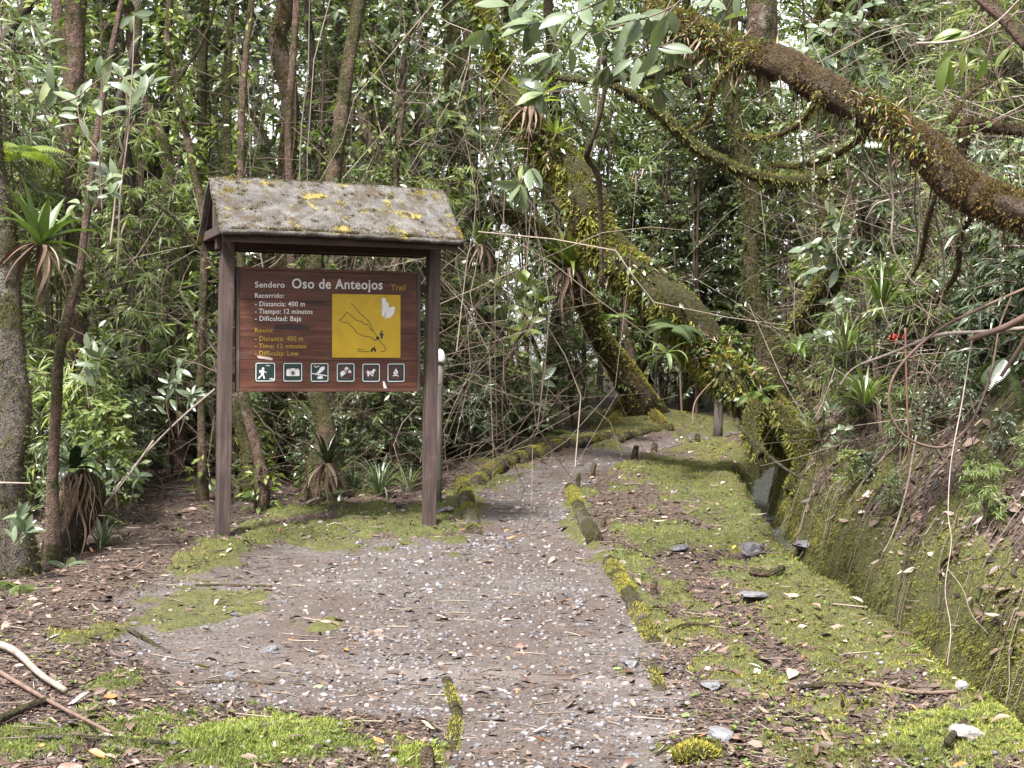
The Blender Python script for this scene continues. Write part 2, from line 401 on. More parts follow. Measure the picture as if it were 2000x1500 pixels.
M_moss_gr = tint_mat('moss_green_blades', [(0, (.06, .075, .024)), (.5, (.16, .20, .05)), (1, (.31, .34, .085))], .7, .15, 0, .25)
M_moss_or = tint_mat('moss_orange_blades', [(0, (.030, .019, .012)), (.45, (.085, .054, .024)), (.8, (.165, .112, .036)), (1, (.22, .19, .055))], .75, .15, 0, .2)
M_litter = tint_mat('leaf_litter', [(0, (.020, .014, .011)), (.3, (.062, .040, .030)), (.6, (.14, .095, .070)), (.82, (.26, .195, .155)), (1, (.46, .39, .33))], .55, .4)
M_pebble = tint_mat('pebble_stone', [(0, (.04, .036, .04)), (.4, (.13, .118, .125)), (.8, (.27, .25, .26)), (1, (.5, .47, .46))], .6, .35)
M_twig = tint_mat('twig_bark', [(0, (.04, .028, .02)), (.5, (.11, .08, .06)), (1, (.30, .25, .20))], .8, .2)
M_bark = bark_mat('bark_brown', (.035, .024, .016), (.10, .07, .048), .45)
M_bark_m = bark_mat('bark_mossy', (.03, .022, .014), (.075, .055, .035), .85)
M_bark_or = bark_mat('bark_orange_moss', (.025, .017, .012), (.08, .058, .042), .65, ((.030, .020, .012), (.105, .072, .030)))
M_bark_r = bark_mat('bark_reddish', (.035, .021, .016), (.115, .075, .057), .32)
M_bark_g = bark_mat('bark_grey_lichen', (.03, .025, .020), (.10, .085, .070), .32)

# ------------------------------------------------------------ ground
def ground_mat():
    m, n, b, out = nodes('forest_floor')
    mo = attr(n, 'moss'); gr = attr(n, 'gravel'); w = coords(n, world=True)
    n1 = noise(n, w, 9, 6, .7); n2 = noise(n, w, 45, 5, .7)
    soil = ramp(n, [(.25, (.022, .015, .012)), (.5, (.06, .042, .034)), (.75, (.13, .095, .08))], n2).outputs[0]
    grav = ramp(n, [(.25, (.030, .025, .022)), (.5, (.082, .071, .065)), (.75, (.18, .162, .154))], n2).outputs[0]
    grav = mix(n, ramp(n, [(.45, (0, 0, 0)), (.62, (1, 1, 1))], n1).outputs[0], grav, mix(n, .6, grav, (.055, .040, .033)))
    grav = mix(n, ramp(n, [(.42, (0, 0, 0)), (.60, (1, 1, 1))], noise(n, w, 1.5, 5, .65)).outputs[0], grav, mix(n, .7, grav, (.060, .043, .036)))
    grav = mix(n, math_(n, 'MULTIPLY', ramp(n, [(.56, (0, 0, 0)), (.66, (1, 1, 1))], noise(n, coords(n, (.6, 1.6, 1), True), 1.3, 4, .6)).outputs[0], .3), grav, (.19, .165, .155))
    moss = ramp(n, [(.30, (.018, .016, .010)), (.5, (.060, .060, .022)), (.7, (.13, .122, .038))], math_(n, 'ADD', math_(n, 'MULTIPLY', n2, .6), math_(n, 'MULTIPLY', n1, .4))).outputs[0]
    c = mix(n, gr, soil, grav)
    mk = ramp(n, [(.42, (0, 0, 0)), (.58, (1, 1, 1))], math_(n, 'ADD', mo, math_(n, 'MULTIPLY', math_(n, 'SUBTRACT', n2, .5), .7))).outputs[0]
    n.links.new(mix(n, mk, c, moss), b.inputs['Base Color'])
    b.inputs['Roughness'].default_value = .9; b.inputs['Specular IOR Level'].default_value = .2
    bump(n, b, math_(n, 'ADD', n2, math_(n, 'MULTIPLY', noise(n, w, 140, 3), .5)), .8, .015)
    return m
def lines(*seg):
    o = []
    for a, b, st in seg: o += list(np.arange(a, b - 1e-6, st))
    return np.array(o)
xs = lines((-60, -20, 8), (-20, -9, 1.0), (-9, -4.6, .2), (-4.6, 4.6, .04), (4.6, 9, .2), (9, 20, 1), (20, 61, 8))
ys = lines((-20, 4, 2), (4, 5.6, .2), (5.6, 13, .04), (13, 22, .075), (22, 30, .4), (30, 80, 5))
XX, YY = np.meshgrid(xs, ys); xf, yf = XX.ravel(), YY.ravel()
ZZ = h(xf, yf); MM = moss_m(xf, yf); GM = gravel_m(xf, yf)
nx, ny = len(xs), len(ys)
ii = (np.arange(ny - 1)[:, None] * nx + np.arange(nx - 1)[None]).ravel()
Q = np.stack([ii, ii + 1, ii + nx + 1, ii + nx], 1)
M_ground = ground_mat()
go = link('ground', mesh_from('ground', np.column_stack([xf, yf, ZZ]), Q, attrs={'moss': MM, 'gravel': GM}), M_ground); go['kind'] = 'structure'
# the trodden gravel bed of the trail: a sheet whose rim sinks into the ground
keep = (GM[Q] > .12).all(1) & (yf[Q[:, 0]] > 5) & (yf[Q[:, 0]] < 23)
used = np.unique(Q[keep]); remap = -np.ones(len(xf), int); remap[used] = np.arange(len(used))
pz = ZZ[used] + .010 * sstep(.25, .75, GM[used]) - .012 * (1 - sstep(.12, .45, GM[used])) + fbm(xf[used] * 22, yf[used] * 22, 71, 2) * .006
po = link('path', mesh_from('path', np.column_stack([xf[used], yf[used], pz]), remap[Q[keep]], attrs={'moss': MM[used] * .9, 'gravel': np.ones(len(used))}), M_ground); po['kind'] = 'structure'

# water in the channel
def water():
    m, n, b, out = nodes('stream_water')
    b.inputs['Base Color'].default_value = (.045, .047, .045, 1); b.inputs['Roughness'].default_value = .06
    b.inputs['Specular IOR Level'].default_value = .6; b.inputs['IOR'].default_value = 1.33
    bump(n, b, noise(n, coords(n, (1, .55, 1), True), 26, 4, .6, .6), .8, .03)
    yy = np.arange(6, 24, .05); us = np.linspace(-.05, DW + .05, 16)
    x = lip(yy)[:, None] + us[None]; y = np.repeat(yy[:, None], 16, 1)
    z = base_h(y) - .34 + .02 * fbm(x * 6, y * 4, 8, 3)
    i2 = (np.arange(len(yy) - 1)[:, None] * 16 + np.arange(15)[None]).ravel()
    o = link('water', mesh_from('water', np.column_stack([x.ravel(), y.ravel(), z.ravel()]), np.stack([i2, i2 + 1, i2 + 17, i2 + 16], 1)), m); o['kind'] = 'structure'
water()

# ------------------------------------------------------------ information sign
def wood_mat(name, dark, mid, light, along=0, sc=1.0, rough=.55, wear=.3):
    m, n, b, out = nodes(name)
    s = [22 * sc] * 3; s[along] = 1.6 * sc
    v = coords(n, tuple(s))
    a = noise(n, v, 1.6, 7, .62, .8); k = noise(n, coords(n, (2, 2, 2)), 1.7, 4, .6, .5)
    c = ramp(n, [(.28, dark), (.5, mid), (.74, light)], math_(n, 'ADD', math_(n, 'MULTIPLY', a, .7), math_(n, 'MULTIPLY', k, .3))).outputs[0]
    wr = ramp(n, [(.60, (0, 0, 0)), (.78, (1, 1, 1))], noise(n, coords(n, (1.2, 1.2, 2.5)), 2.6, 5, .65)).outputs[0]
    c = mix(n, math_(n, 'MULTIPLY', wr, wear), c, (.15, .115, .10))
    n.links.new(c, b.inputs['Base Color']); b.inputs['Roughness'].default_value = rough; b.inputs['Specular IOR Level'].default_value = .3
    bump(n, b, a, .35, .004)
    return m
M_board = wood_mat('sign_board_wood', (.012, .0042, .003), (.062, .021, .012), (.13, .054, .032), 0, 1.0, .5, .22)
M_post = wood_mat('sign_post_wood', (.018, .011, .010), (.055, .037, .032), (.105, .080, .071), 2, 1.0, .7, .8)
M_frame = wood_mat('sign_frame_wood', (.03, .012, .008), (.075, .03, .02), (.14, .07, .045), 0, 1, .55, .2)
M_darkwood = wood_mat('roof_timber', (.012, .007, .006), (.03, .016, .012), (.06, .035, .028), 0, 1, .8, .1)
M_white = plain('white_paint', (.50, .49, .485), .5, .06, 30, .3, 0)
M_ochre = plain('ochre_paint', (.28, .18, .025), .55, .25, 40, .3, 0)
M_yellow = plain('yellow_paint', (.36, .235, .012), .5, .14, 9, .35, .15)
M_black = plain('black_paint', (.012, .012, .012), .5, .1, 20, .3, 0)
M_tile = plain('dark_green_tile', (.008, .020, .017), .4, .2, 12, .4, 0)
M_red = plain('dark_red_paint', (.16, .022, .02), .5, .15, 20, .3, 0)
M_stain = plain('dark_stain', (.020, .011, .010), .6, .3, 14, .3, 0)
M_chip = plain('bare_chipped_wood', (.40, .30, .26), .7, .2, 14, .3, 0)

sign = empty('information_sign', (-2.086, 11.173, .379), 'roofed wooden trail sign with white lettering and yellow map board', 'sign', rot=(0, -.011, .371))
W = 1.571
def post(u, z0, z1, w, d, lean):
    bm = box_bm(-w / 2, w / 2, -d / 2, d / 2, z0, z1, .008)
    bmesh.ops.subdivide_edges(bm, edges=[e for e in bm.edges if abs(e.verts[0].co.z - e.verts[1].co.z) > .5], cuts=14)
    for v in bm.verts:
        zz = v.co.z - z0; v.co.x += u + lean * zz + .004 * math.sin(zz * 3 + u); v.co.y += .004 * math.sin(zz * 2.3 + 1)
    return bm_obj('post', bm, M_post, sign)
post(-.012, -.18, 2.19, .098, .098, .016)
post(W - .002, -.06, 2.21, .092, .095, .014)
px0, px1, pz0, pz1 = .086, 1.496, 1.072, 1.983
panel = bm_obj('display_panel', box_bm(px0 + .01, px1 - .01, .004, .022, pz0 + .01, pz1 - .01, .002), M_board, sign)
zs = [pz0 + .026, 1.305, 1.515, 1.745, pz1 - .022]
for i in range(4):
    bm = box_bm(px0 + .027, px1 - .027, -.012 + .0012 * (i % 2), .003, zs[i] + .0012, zs[i + 1] - .0012, .0015)
    bm_obj('board', bm, M_board, panel)
for (a, b, c, d) in ((px0, px0 + .026, pz0, pz1), (px1 - .026, px1, pz0, pz1)):
    bm_obj('frame_rail', box_bm(a, b, -.019, .027, c, d, .003), M_post, panel)
for (c, d) in ((pz0, pz0 + .025), (pz1 - .021, pz1)):
    bm_obj('frame_rail', box_bm(px0 + .0265, px1 - .0265, -.017, .025, c, d, .003), M_frame, panel)
for u in (px0 - .02, px1 + .02):
    for z in (1.17, 1.86): bm_obj('bracket', box_bm(u - .035, u + .035, -.002, .022, z - .03, z + .03, .002), M_darkwood, sign)
# picture of the panel: photograph-detail coordinates -> panel plane
def pm(x, y):
    t = (x - 85) / 1810; yt = 100 + 60 * t; yb = 1312 + 13 * t; s = (y - yt) / (yb - yt)
    return px0 + t * (px1 - px0), pz1 - s * (pz1 - pz0)
YF = -.0122
def flat(name, polys, mat, parent, y=YF, th=.0012):
    bm = bmesh.new()
    for p in polys:
        q = [pm(*c) for c in p]
        ar = sum(q[i][0] * q[(i + 1) % len(q)][1] - q[(i + 1) % len(q)][0] * q[i][1] for i in range(len(q)))
        if ar < 0: q = q[::-1]
        vs_ = [bm.verts.new((a, y, b)) for a, b in q]
        f = bm.faces.new(vs_)
        bmesh.ops.triangulate(bm, faces=[f])
    r = bmesh.ops.extrude_face_region(bm, geom=bm.faces[:])
    for v in r['geom']:
        if isinstance(v, bmesh.types.BMVert): v.co.y -= th
    bmesh.ops.recalc_face_normals(bm, faces=bm.faces[:])
    return bm_obj(name, bm, mat, parent)
def stroke(pts, w):
    out = []
    for (a, b) in zip(pts[:-1], pts[1:]):
        dx, dy = b[0] - a[0], b[1] - a[1]; l = math.hypot(dx, dy) or 1; ex, ey = dx / l * w * .35, dy / l * w * .35
        nx_, ny_ = -dy / l * w / 2, dx / l * w / 2
        out.append([(a[0] - ex + nx_, a[1] - ey + ny_), (b[0] + ex + nx_, b[1] + ey + ny_), (b[0] + ex - nx_, b[1] + ey - ny_), (a[0] - ex - nx_, a[1] - ey - ny_)])
    return out
def circ(x, y, r, n=16, ry=None): return [(x + r * math.cos(2 * math.pi * i / n), y + (ry or r) * math.sin(2 * math.pi * i / n)) for i in range(n)]
def rrect(x0, y0, x1, y1, r, n=4):
    o = []
    for cx, cy_, a0 in ((x1 - r, y1 - r, 0), (x0 + r, y1 - r, 90), (x0 + r, y0 + r, 180), (x1 - r, y0 + r, 270)):
        for i in range(n + 1):
            a = R(a0 + 90 * i / n); o.append((cx + r * math.cos(a), cy_ + r * math.sin(a)))
    return o
def text_data(body, off):
    cu = bpy.data.curves.new('t', 'FONT'); cu.body = body; cu.size = 1; cu.offset = off; cu.extrude = .012; cu.resolution_u = 3; cu.space_character = 1.06
    o = bpy.data.objects.new('t', cu); COL.objects.link(o); bpy.context.view_layer.update()
    me = bpy.data.meshes.new_from_object(o.evaluated_get(bpy.context.evaluated_depsgraph_get()))
    bpy.data.objects.remove(o); bpy.data.curves.remove(cu)
    return me
CAPH = max(v.co.y for v in text_data('D', 0).vertices)
def text(body, x0, x1, yb0, yb1, cap, mat, off=.010, parent=None, yo=YF):
    me = text_data(body, off); me.name = 'lettering'
    co = np.array([v.co[:] for v in me.vertices]); a, b = co[:, 0].min(), co[:, 0].max()
    for v in me.vertices:
        t = (v.co.x - a) / (b - a)
        q = pm(x0 + t * (x1 - x0), yb0 + t * (yb1 - yb0) - v.co.y / CAPH * cap)
        v.co = (q[0], yo - .0006 - (v.co.z + .012) * .05, q[1])
    me.flip_normals(); me.update()
    return link('lettering', me, mat, parent or panel)
text('Sendero', 265, 548, 303, 306, 56, M_white)
text('Oso de Anteojos', 618, 1510, 311, 327, 92, M_white, .016)
text('Trail', 1595, 1740, 332, 336, 52, M_ochre)
text('Recorrido:', 265, 540, 402, 404, 44, M_white)
text('- Distancia: 400 m', 265, 742, 484, 488, 46, M_white)
text('- Tiempo: 12 minutos', 265, 818, 556, 562, 46, M_white)
text('- Dificultad: Baja', 265, 707, 626, 630, 46, M_white)
text('Route:', 265, 440, 740, 741, 44, M_ochre)
text('- Distance: 400 m', 265, 727, 822, 824, 46, M_ochre)
text('- Time: 12 minutes', 265, 757, 892, 895, 44, M_ochre)
text('- Difficulty: Low', 265, 682, 963, 966, 44, M_ochre)
flat('stain', [[(450, 672), (560, 658), (700, 664), (800, 684), (790, 716), (640, 718), (450, 712)]], M_stain, panel, YF + .0006, .0008)
flat('stain', [[(690, 442), (800, 436), (900, 448), (960, 454), (880, 470), (740, 462)]], M_stain, panel, YF + .0006, .0008)
flat('chip', [[(282, 962), (330, 970), (400, 978), (436, 992), (430, 1010), (370, 1000), (300, 990)]], M_chip, panel)
flat('chip', [[(1515, 1220), (1530, 1222), (1560, 1296), (1552, 1300), (1534, 1262), (1540, 1304), (1530, 1302), (1518, 1262)]], M_white, panel)
mb = flat('map_board', [[(1008, 368), (1690, 382), (1690, 993), (1010, 988)]], M_yellow, sign, YF, .004)
ym = YF - .0042
L1 = [(1198,460),(1215,482),(1240,505),(1265,540),(1330,600),(1375,640),(1395,680),(1410,720),(1445,775),(1460,800),(1480,830),(1520,870),(1545,905),(1530,925),(1490,935)]
L2 = [(1075,625),(1110,605),(1135,570),(1155,545),(1190,575),(1230,610),(1255,632),(1300,635),(1330,665),(1360,668),(1385,710),(1410,730)]
L3 = [(1075,625),(1110,640),(1170,655),(1190,680),(1225,705),(1245,745),(1290,765),(1330,785),(1390,790),(1435,825),(1460,800)]
for L in (L1, L2, L3): flat('trail_line', stroke(L, 6), M_black, mb, ym, .0006)
flat('route_marker', [circ(1460, 800, 17)], M_black, mb, ym - .0008, .0006)
flat('person_symbol', [circ(1500, 737, 10), [(1484, 752), (1516, 752), (1520, 780), (1512, 780), (1510, 806), (1490, 806), (1490, 778), (1474, 770), (1478, 762)]], M_tile, mb, ym, .0008)
flat('house_symbol', [[(1388, 912), (1418, 888), (1448, 912), (1440, 912), (1440, 936), (1428, 936), (1428, 918), (1410, 918), (1410, 936), (1396, 936), (1396, 912)], [(1424, 876), (1430, 876), (1430, 896), (1424, 892)]], M_black, mb, ym, .0008)
flat('region_shape', [[(1497,450),(1500,420),(1520,405),(1540,420),(1545,450),(1568,460),(1570,500),(1590,508),(1600,492),(1635,500),(1625,560),(1585,605),(1560,600),(1535,618),(1548,560),(1535,545),(1525,590),(1508,592),(1500,560),(1508,510)]], M_white, mb, ym, .0008)
for q_ in (circ(1540, 402, 6, 8), circ(1497, 450, 6, 8), circ(1182, 503, 5, 8)): flat('marker_dot', [q_], M_black, mb, ym - .001, .0006)
text('Centro', 1256, 1316, 913, 914, 15, M_black, .005, mb, ym + .0006)
text('Administrativo', 1256, 1386, 935, 937, 15, M_black, .005, mb, ym + .0006)
def tile(x0, y0, x1, y1):
    t = flat('icon_tile', [rrect(x0 - 8, y0 - 8, x1 + 8, y1 + 8, 22)], M_tile, sign, YF, .002)
    w = 7; ring = []
    a = rrect(x0, y0, x1, y1, 18, 5); b = rrect(x0 + w, y0 + w, x1 - w, y1 - w, 12, 5)
    ring = [[a[i], a[(i + 1) % len(a)], b[(i + 1) % len(b)], b[i]] for i in range(len(a))]
    flat('border', ring, M_white, t, YF - .0021, .0007)
    return t
YI = YF - .0021
def icon(t, polys, mat=M_white, dy=0, name='pictogram'): return flat(name, polys, mat, t, YI - dy, .0007)
t = tile(272, 1034, 457, 1214)
icon(t, [circ(343, 1090, 12), [(322, 1104), (352, 1104), (350, 1140), (330, 1146), (322, 1136)], *stroke([(348, 1110), (362, 1126), (372, 1126)], 9), *stroke([(338, 1138), (322, 1162), (300, 1184)], 14), *stroke([(340, 1138), (348, 1160), (354, 1184)], 14), rrect(308, 1104, 320, 1130, 4)])
icon(t, stroke([(372, 1062), (386, 1058), (396, 1066), (408, 1062)], 5), name='scratch_mark')
icon(t, [circ(424, 1190, 9, 7), circ(440, 1194, 8, 7), *stroke([(402, 1190), (420, 1194)], 6)], name='scratch_mark')
t = tile(537, 1038, 717, 1216)
icon(t, [rrect(566, 1104, 692, 1164, 8), rrect(604, 1090, 652, 1106, 5), rrect(574, 1094, 596, 1102, 3), rrect(662, 1094, 684, 1102, 3)])
icon(t, [circ(628, 1134, 24)], M_tile, .0009); icon(t, [circ(628, 1134, 19)], M_white, .0018); icon(t, [circ(628, 1134, 14)], M_black, .0027)
t = tile(802, 1042, 973, 1220)
icon(t, [[(936, 1076), (920, 1072), (896, 1082), (878, 1112), (850, 1146), (846, 1160), (870, 1148), (906, 1128), (928, 1108), (938, 1090)], *stroke([(816, 1142), (860, 1144), (910, 1154), (956, 1164)], 9), *stroke([(866, 1148), (884, 1166)], 6), circ(892, 1182, 30, 14, 12), circ(902, 1168, 16, 10, 8), *stroke([(836, 1066), (850, 1082), (862, 1076), (882, 1070)], 7)])
def prohib(t, cx, cy_, r):
    n = 24; icon(t, [[(cx + r * math.cos(i * 2 * math.pi / n), cy_ + r * math.sin(i * 2 * math.pi / n)), (cx + r * math.cos((i + 1) * 2 * math.pi / n), cy_ + r * math.sin((i + 1) * 2 * math.pi / n)), (cx + (r - 6) * math.cos((i + 1) * 2 * math.pi / n), cy_ + (r - 6) * math.sin((i + 1) * 2 * math.pi / n)), (cx + (r - 6) * math.cos(i * 2 * math.pi / n), cy_ + (r - 6) * math.sin(i * 2 * math.pi / n))] for i in range(n)], M_red, .0009, 'prohibition_ring')
    icon(t, stroke([(cx - r * .7, cy_ - r * .7), (cx + r * .7, cy_ + r * .7)], 6), M_red, .0018, 'prohibition_bar')
def star(x, y, r, k=8): return [(x + (r if i % 2 == 0 else r * .55) * math.cos(i * math.pi / k), y + (r if i % 2 == 0 else r * .55) * math.sin(i * math.pi / k)) for i in range(2 * k)]
t = tile(1057, 1045, 1230, 1221)
icon(t, [star(1152, 1094, 22), star(1184, 1124, 20), [(1090, 1164), (1086, 1142), (1104, 1122), (1130, 1108), (1142, 1116), (1126, 1128), (1150, 1122), (1152, 1132), (1136, 1150), (1112, 1166), (1100, 1182)]]); prohib(t, 1144, 1134, 60)
t = tile(1310, 1050, 1483, 1224)
icon(t, [[(1350, 1122), (1362, 1116), (1378, 1122), (1408, 1118), (1420, 1098), (1432, 1104), (1444, 1114), (1430, 1122), (1422, 1146), (1416, 1170), (1404, 1172), (1402, 1148), (1380, 1146), (1376, 1172), (1362, 1172), (1362, 1142), (1352, 1132)]]); prohib(t, 1396, 1136, 60)
t = tile(1562, 1050, 1733, 1226)
icon(t, [[(1644, 1094), (1656, 1112), (1668, 1130), (1664, 1152), (1646, 1160), (1624, 1152), (1620, 1132), (1634, 1120)], *stroke([(1618, 1168), (1644, 1164), (1670, 1170)], 9)]); prohib(t, 1646, 1138, 60)

# roof
def roof_mat():
    m, n, b, out = nodes('weathered_roof_sheet')
    v = coords(n)
    a = noise(n, v, 7, 7, .7); f = noise(n, v, 60, 4, .7)
    c = ramp(n, [(.25, (.024, .021, .018)), (.45, (.066, .060, .056)), (.62, (.13, .124, .118)), (.8, (.24, .24, .225))], math_(n, 'ADD', math_(n, 'MULTIPLY', a, .6), math_(n, 'MULTIPLY', f, .4))).outputs[0]
    d = ramp(n, [(.48, (0, 0, 0)), (.58, (1, 1, 1))], noise(n, v, 9, 6, .78)).outputs[0]
    c = mix(n, math_(n, 'MULTIPLY', d, .85), c, (.05, .036, .020))
    l = ramp(n, [(.585, (0, 0, 0)), (.61, (1, 1, 1))], noise(n, v, 5.5, 7, .68, .2)).outputs[0]
    c = mix(n, math_(n, 'MULTIPLY', l, .6), c, mix(n, f, (.14, .11, .03), (.34, .28, .05)))
    n.links.new(c, b.inputs['Base Color']); b.inputs['Roughness'].default_value = .9; b.inputs['Specular IOR Level'].default_value = .2
    bump(n, b, math_(n, 'ADD', f, math_(n, 'ADD', a, l)), .7, .012)
    return m
M_roof = roof_mat()
EZ, RZ, HD = 2.199, 2.622, .454
u0, u1 = -.115, W + .115
def roof_side(sgn):
    nu, nv = 60, 22
    V = []; top = []
    for lay, off in ((0, 0.), (1, -.028)):
        for j in range(nv + 1):
            for i in range(nu + 1):
                tt = j / nv; u = u0 + (u1 - u0) * i / nu
                v = sgn * (HD * tt); z = RZ + (EZ - RZ) * tt + off
                wob = .010 * math.sin(u * 2.1 + .6) + .012 * float(vnoise(u * 9, tt * 6, 31))
                if j == nv: v += sgn * .018 * float(vnoise(u * 14, 2.2, 77)); z -= .012 * float(vnoise(u * 17, 4.4, 78))
                if i in (0, nu): u += .012 * (float(vnoise(tt * 12, u, 79)) - .5)
                V.append((u, v, z + (wob if lay == 0 else .010 * math.sin(u * 2.1 + .6))))
    n1 = (nu + 1) * (nv + 1); Fq = []
    for j in range(nv):
        for i in range(nu):
            a = j * (nu + 1) + i; q = [a, a + 1, a + nu + 2, a + nu + 1]
            Fq.append(q if sgn > 0 else q[::-1]); Fq.append([x + n1 for x in (q[::-1] if sgn > 0 else q)])
    rim = [i for i in range(nu + 1)] + [j * (nu + 1) + nu for j in range(1, nv + 1)] + [nv * (nu + 1) + i for i in range(nu - 1, -1, -1)] + [j * (nu + 1) for j in range(nv - 1, 0, -1)]
    for k in range(len(rim)):
        a, b = rim[k], rim[(k + 1) % len(rim)]; Fq.append([a, b, b + n1, a + n1])
    me = mesh_from('roof_sheet', V, Fq, smooth=False)
    bm = bmesh.new(); bm.from_mesh(me); bmesh.ops.recalc_face_normals(bm, faces=bm.faces[:]); bm.to_mesh(me); bm.free()
    me.polygons.foreach_set('use_smooth', [True] * len(me.polygons))
    o = link('roof_sheet', me, M_roof, sign)
    return o
rs = [roof_side(-1), roof_side(1)]
# lichen and moss clumps on the sheets
def blade_t(w=.3): return np.array([(0, w / 2, 0), (0, -w / 2, 0), (1, 0, 0)]), np.array([[0, 1, 2]])
T_blade = blade_t(.32)
T_blade2 = (np.array([(0, .16, 0), (0, -.16, 0), (.55, .12, .10), (.55, -.12, .10), (1, 0, .02)]), np.array([[0, 1, 3], [0, 3, 2], [2, 3, 4]]))
def lichen(parent, sgn, spots, mat, name, size):
    G_ = Geo()
    for (u, tt, r, k) in spots:
        n = k; a = rng.uniform(0, 6.28, n); q = r * np.sqrt(rng.uniform(0, 1, n)) * (.5 + 1.1 * rng.uniform(0, 1, n) ** 2) * (.6 + .8 * vnoise(a * 1.9, np.full(n, u * 40), 9))
        uu = np.clip(u + np.cos(a) * q * 1.3, u0, u1); t2 = np.clip(tt + np.sin(a) * q / .62, 0, 1)
        pos = np.stack([uu, sgn * HD * t2, RZ + (EZ - RZ) * t2 + .010 * np.sin(uu * 2.1 + .6) + .008], 1)
        d = np.stack([rng.normal(0, .8, n), rng.normal(0, .8, n), rng.uniform(.2, 1.1, n)], 1)
        inst(G_, T_blade2, pos, frames(d, roll=rng.uniform(0, 6, n)), rng.uniform(.5, 1, n) * size, rng.uniform(0, 1, n))
    link(name, G_.mesh(name), mat, parent)
def ru(px): return u0 + (u1 - u0) * (px - 430) / 470.0
M_lich = tint_mat('yellow_lichen', [(0, (.14, .115, .02)), (.5, (.30, .25, .03)), (1, (.46, .40, .07))], .85, .1)
M_rmoss = tint_mat('dark_roof_moss', [(0, (.03, .022, .012)), (.6, (.075, .06, .025)), (1, (.15, .13, .04))], .9, .1)
sp_ = [(ru(a), b, c, k) for a, b, c, k in ((460, .27, .05, 240), (470, .05, .05, 160), (500, .10, .03, 80), (535, .27, .025, 60), (605, .28, .025, 60), (660, .58, .05, 130), (675, .42, .06, 200), (715, .55, .05, 140), (640, .5, .02, 40), (760, .87, .06, 280), (845, .10, .06, 260), (875, .15, .05, 240), (880, .30, .035, 120), (890, .55, .03, 100), (770, .42, .025, 60), (800, .35, .02, 50), (900, .8, .05, 150), (905, .95, .05, 150), (840, .92, .03, 60), (450, .75, .025, 50), (690, .93, .03, 50))]
lichen(rs[0], -1, sp_, M_lich, 'lichen', .013)
ms_ = [(rng.uniform(u0, u1), rng.uniform(0, 1), rng.uniform(.01, .045), int(rng.integers(15, 60))) for _ in range(130)] + [(rng.uniform(u0, u1), .99, .035, 60) for _ in range(70)] + [(u0, t_, .02, 30) for t_ in np.linspace(0, 1, 12)] + [(u, 0.01, .03, 30) for u in np.linspace(u0, u1, 40)]
lichen(rs[0], -1, ms_, M_rmoss, 'moss_clumps', .014)
bm_obj('beam', box_bm(-.06, W + .06, -.04, .04, 2.105, 2.185, .004), M_darkwood, sign)
bm_obj('fascia', box_bm(u0 + .03, u1 - .03, -HD + .035, -HD + .06, EZ - .075, EZ + .005, .003), M_darkwood, sign)
bm_obj('fascia', box_bm(u0 + .03, u1 - .03, HD - .06, HD - .035, EZ - .075, EZ + .005, .003), M_darkwood, sign)
for u in (-.06, W * .52, W + .06):
    bm_obj('tie_beam', box_bm(u - .022, u + .022, -HD + .062, HD - .062, EZ - .005, EZ + .06, .003), M_post, sign)
    bm_obj('king_post', box_bm(u - .02, u + .02, -.025, .025, EZ + .062, RZ - .035, .003), M_post, sign)
    for sg in (-1, 1):
        bm = box_bm(u - .02, u + .02, -.025, .025, 0, .57, .003); a = math.atan2(HD, RZ - EZ)
        bmesh.ops.rotate(bm, verts=bm.verts[:], cent=(0, 0, 0), matrix=Matrix.Rotation(sg * a, 3, 'X'))
        bmesh.ops.translate(bm, verts=bm.verts[:], vec=(0, sg * (HD - .03), EZ - .012)); bm_obj('rafter', bm, M_darkwood, sign)

# ------------------------------------------------------------ path lights
M_grey = wood_mat('grey_post_wood', (.04, .034, .03), (.075, .062, .055), (.12, .105, .095), 2, 1, .75, .2)
M_cap = plain('white_cap', (.50, .50, .49), .45, .08, 12, .4, 0)
def path_light(px, py, Y, r, hgt, label):
    top = P(px, py, Y); zb = hs1(top[0], Y); o = empty('path_light', (top[0], Y, zb), label, 'path light')
    zt = top[2] - zb
    V, Fc, _, _ = tube([(0, 0, -.1), (0, 0, zt * .5), (0, 0, zt)], [r, r, r], 14, 6); link('post', mesh_from('post', V, Fc), M_grey, o)
    prof = [(r * 1.02, zt - .012), (r * 1.45, zt - .01), (r * 1.5, zt + .015), (r * 1.45, zt + .035), (r * 1.15, zt + .075), (r * .7, zt + .098), (.001, zt + .106)]
    n = 18; V = [(a * math.cos(k * 2 * math.pi / n), a * math.sin(k * 2 * math.pi / n), z) for a, z in prof for k in range(n)]
    Fq = [[j * n + k, j * n + (k + 1) % n, (j + 1) * n + (k + 1) % n, (j + 1) * n + k] for j in range(len(prof) - 1) for k in range(n)]
    link('cap', mesh_from('cap', V, Fq), M_cap, o)
path_light(859, 706, 13.0, .032, 1.2, 'grey path light post with white cap just behind the sign post')
path_light(1405, 666, 18.5, .055, 1.2, 'grey path light post with white cap behind the fallen mossy trunk')
path_light(1103, 730, 22.5, .05, 1.2, 'small far white capped path light among the undergrowth')

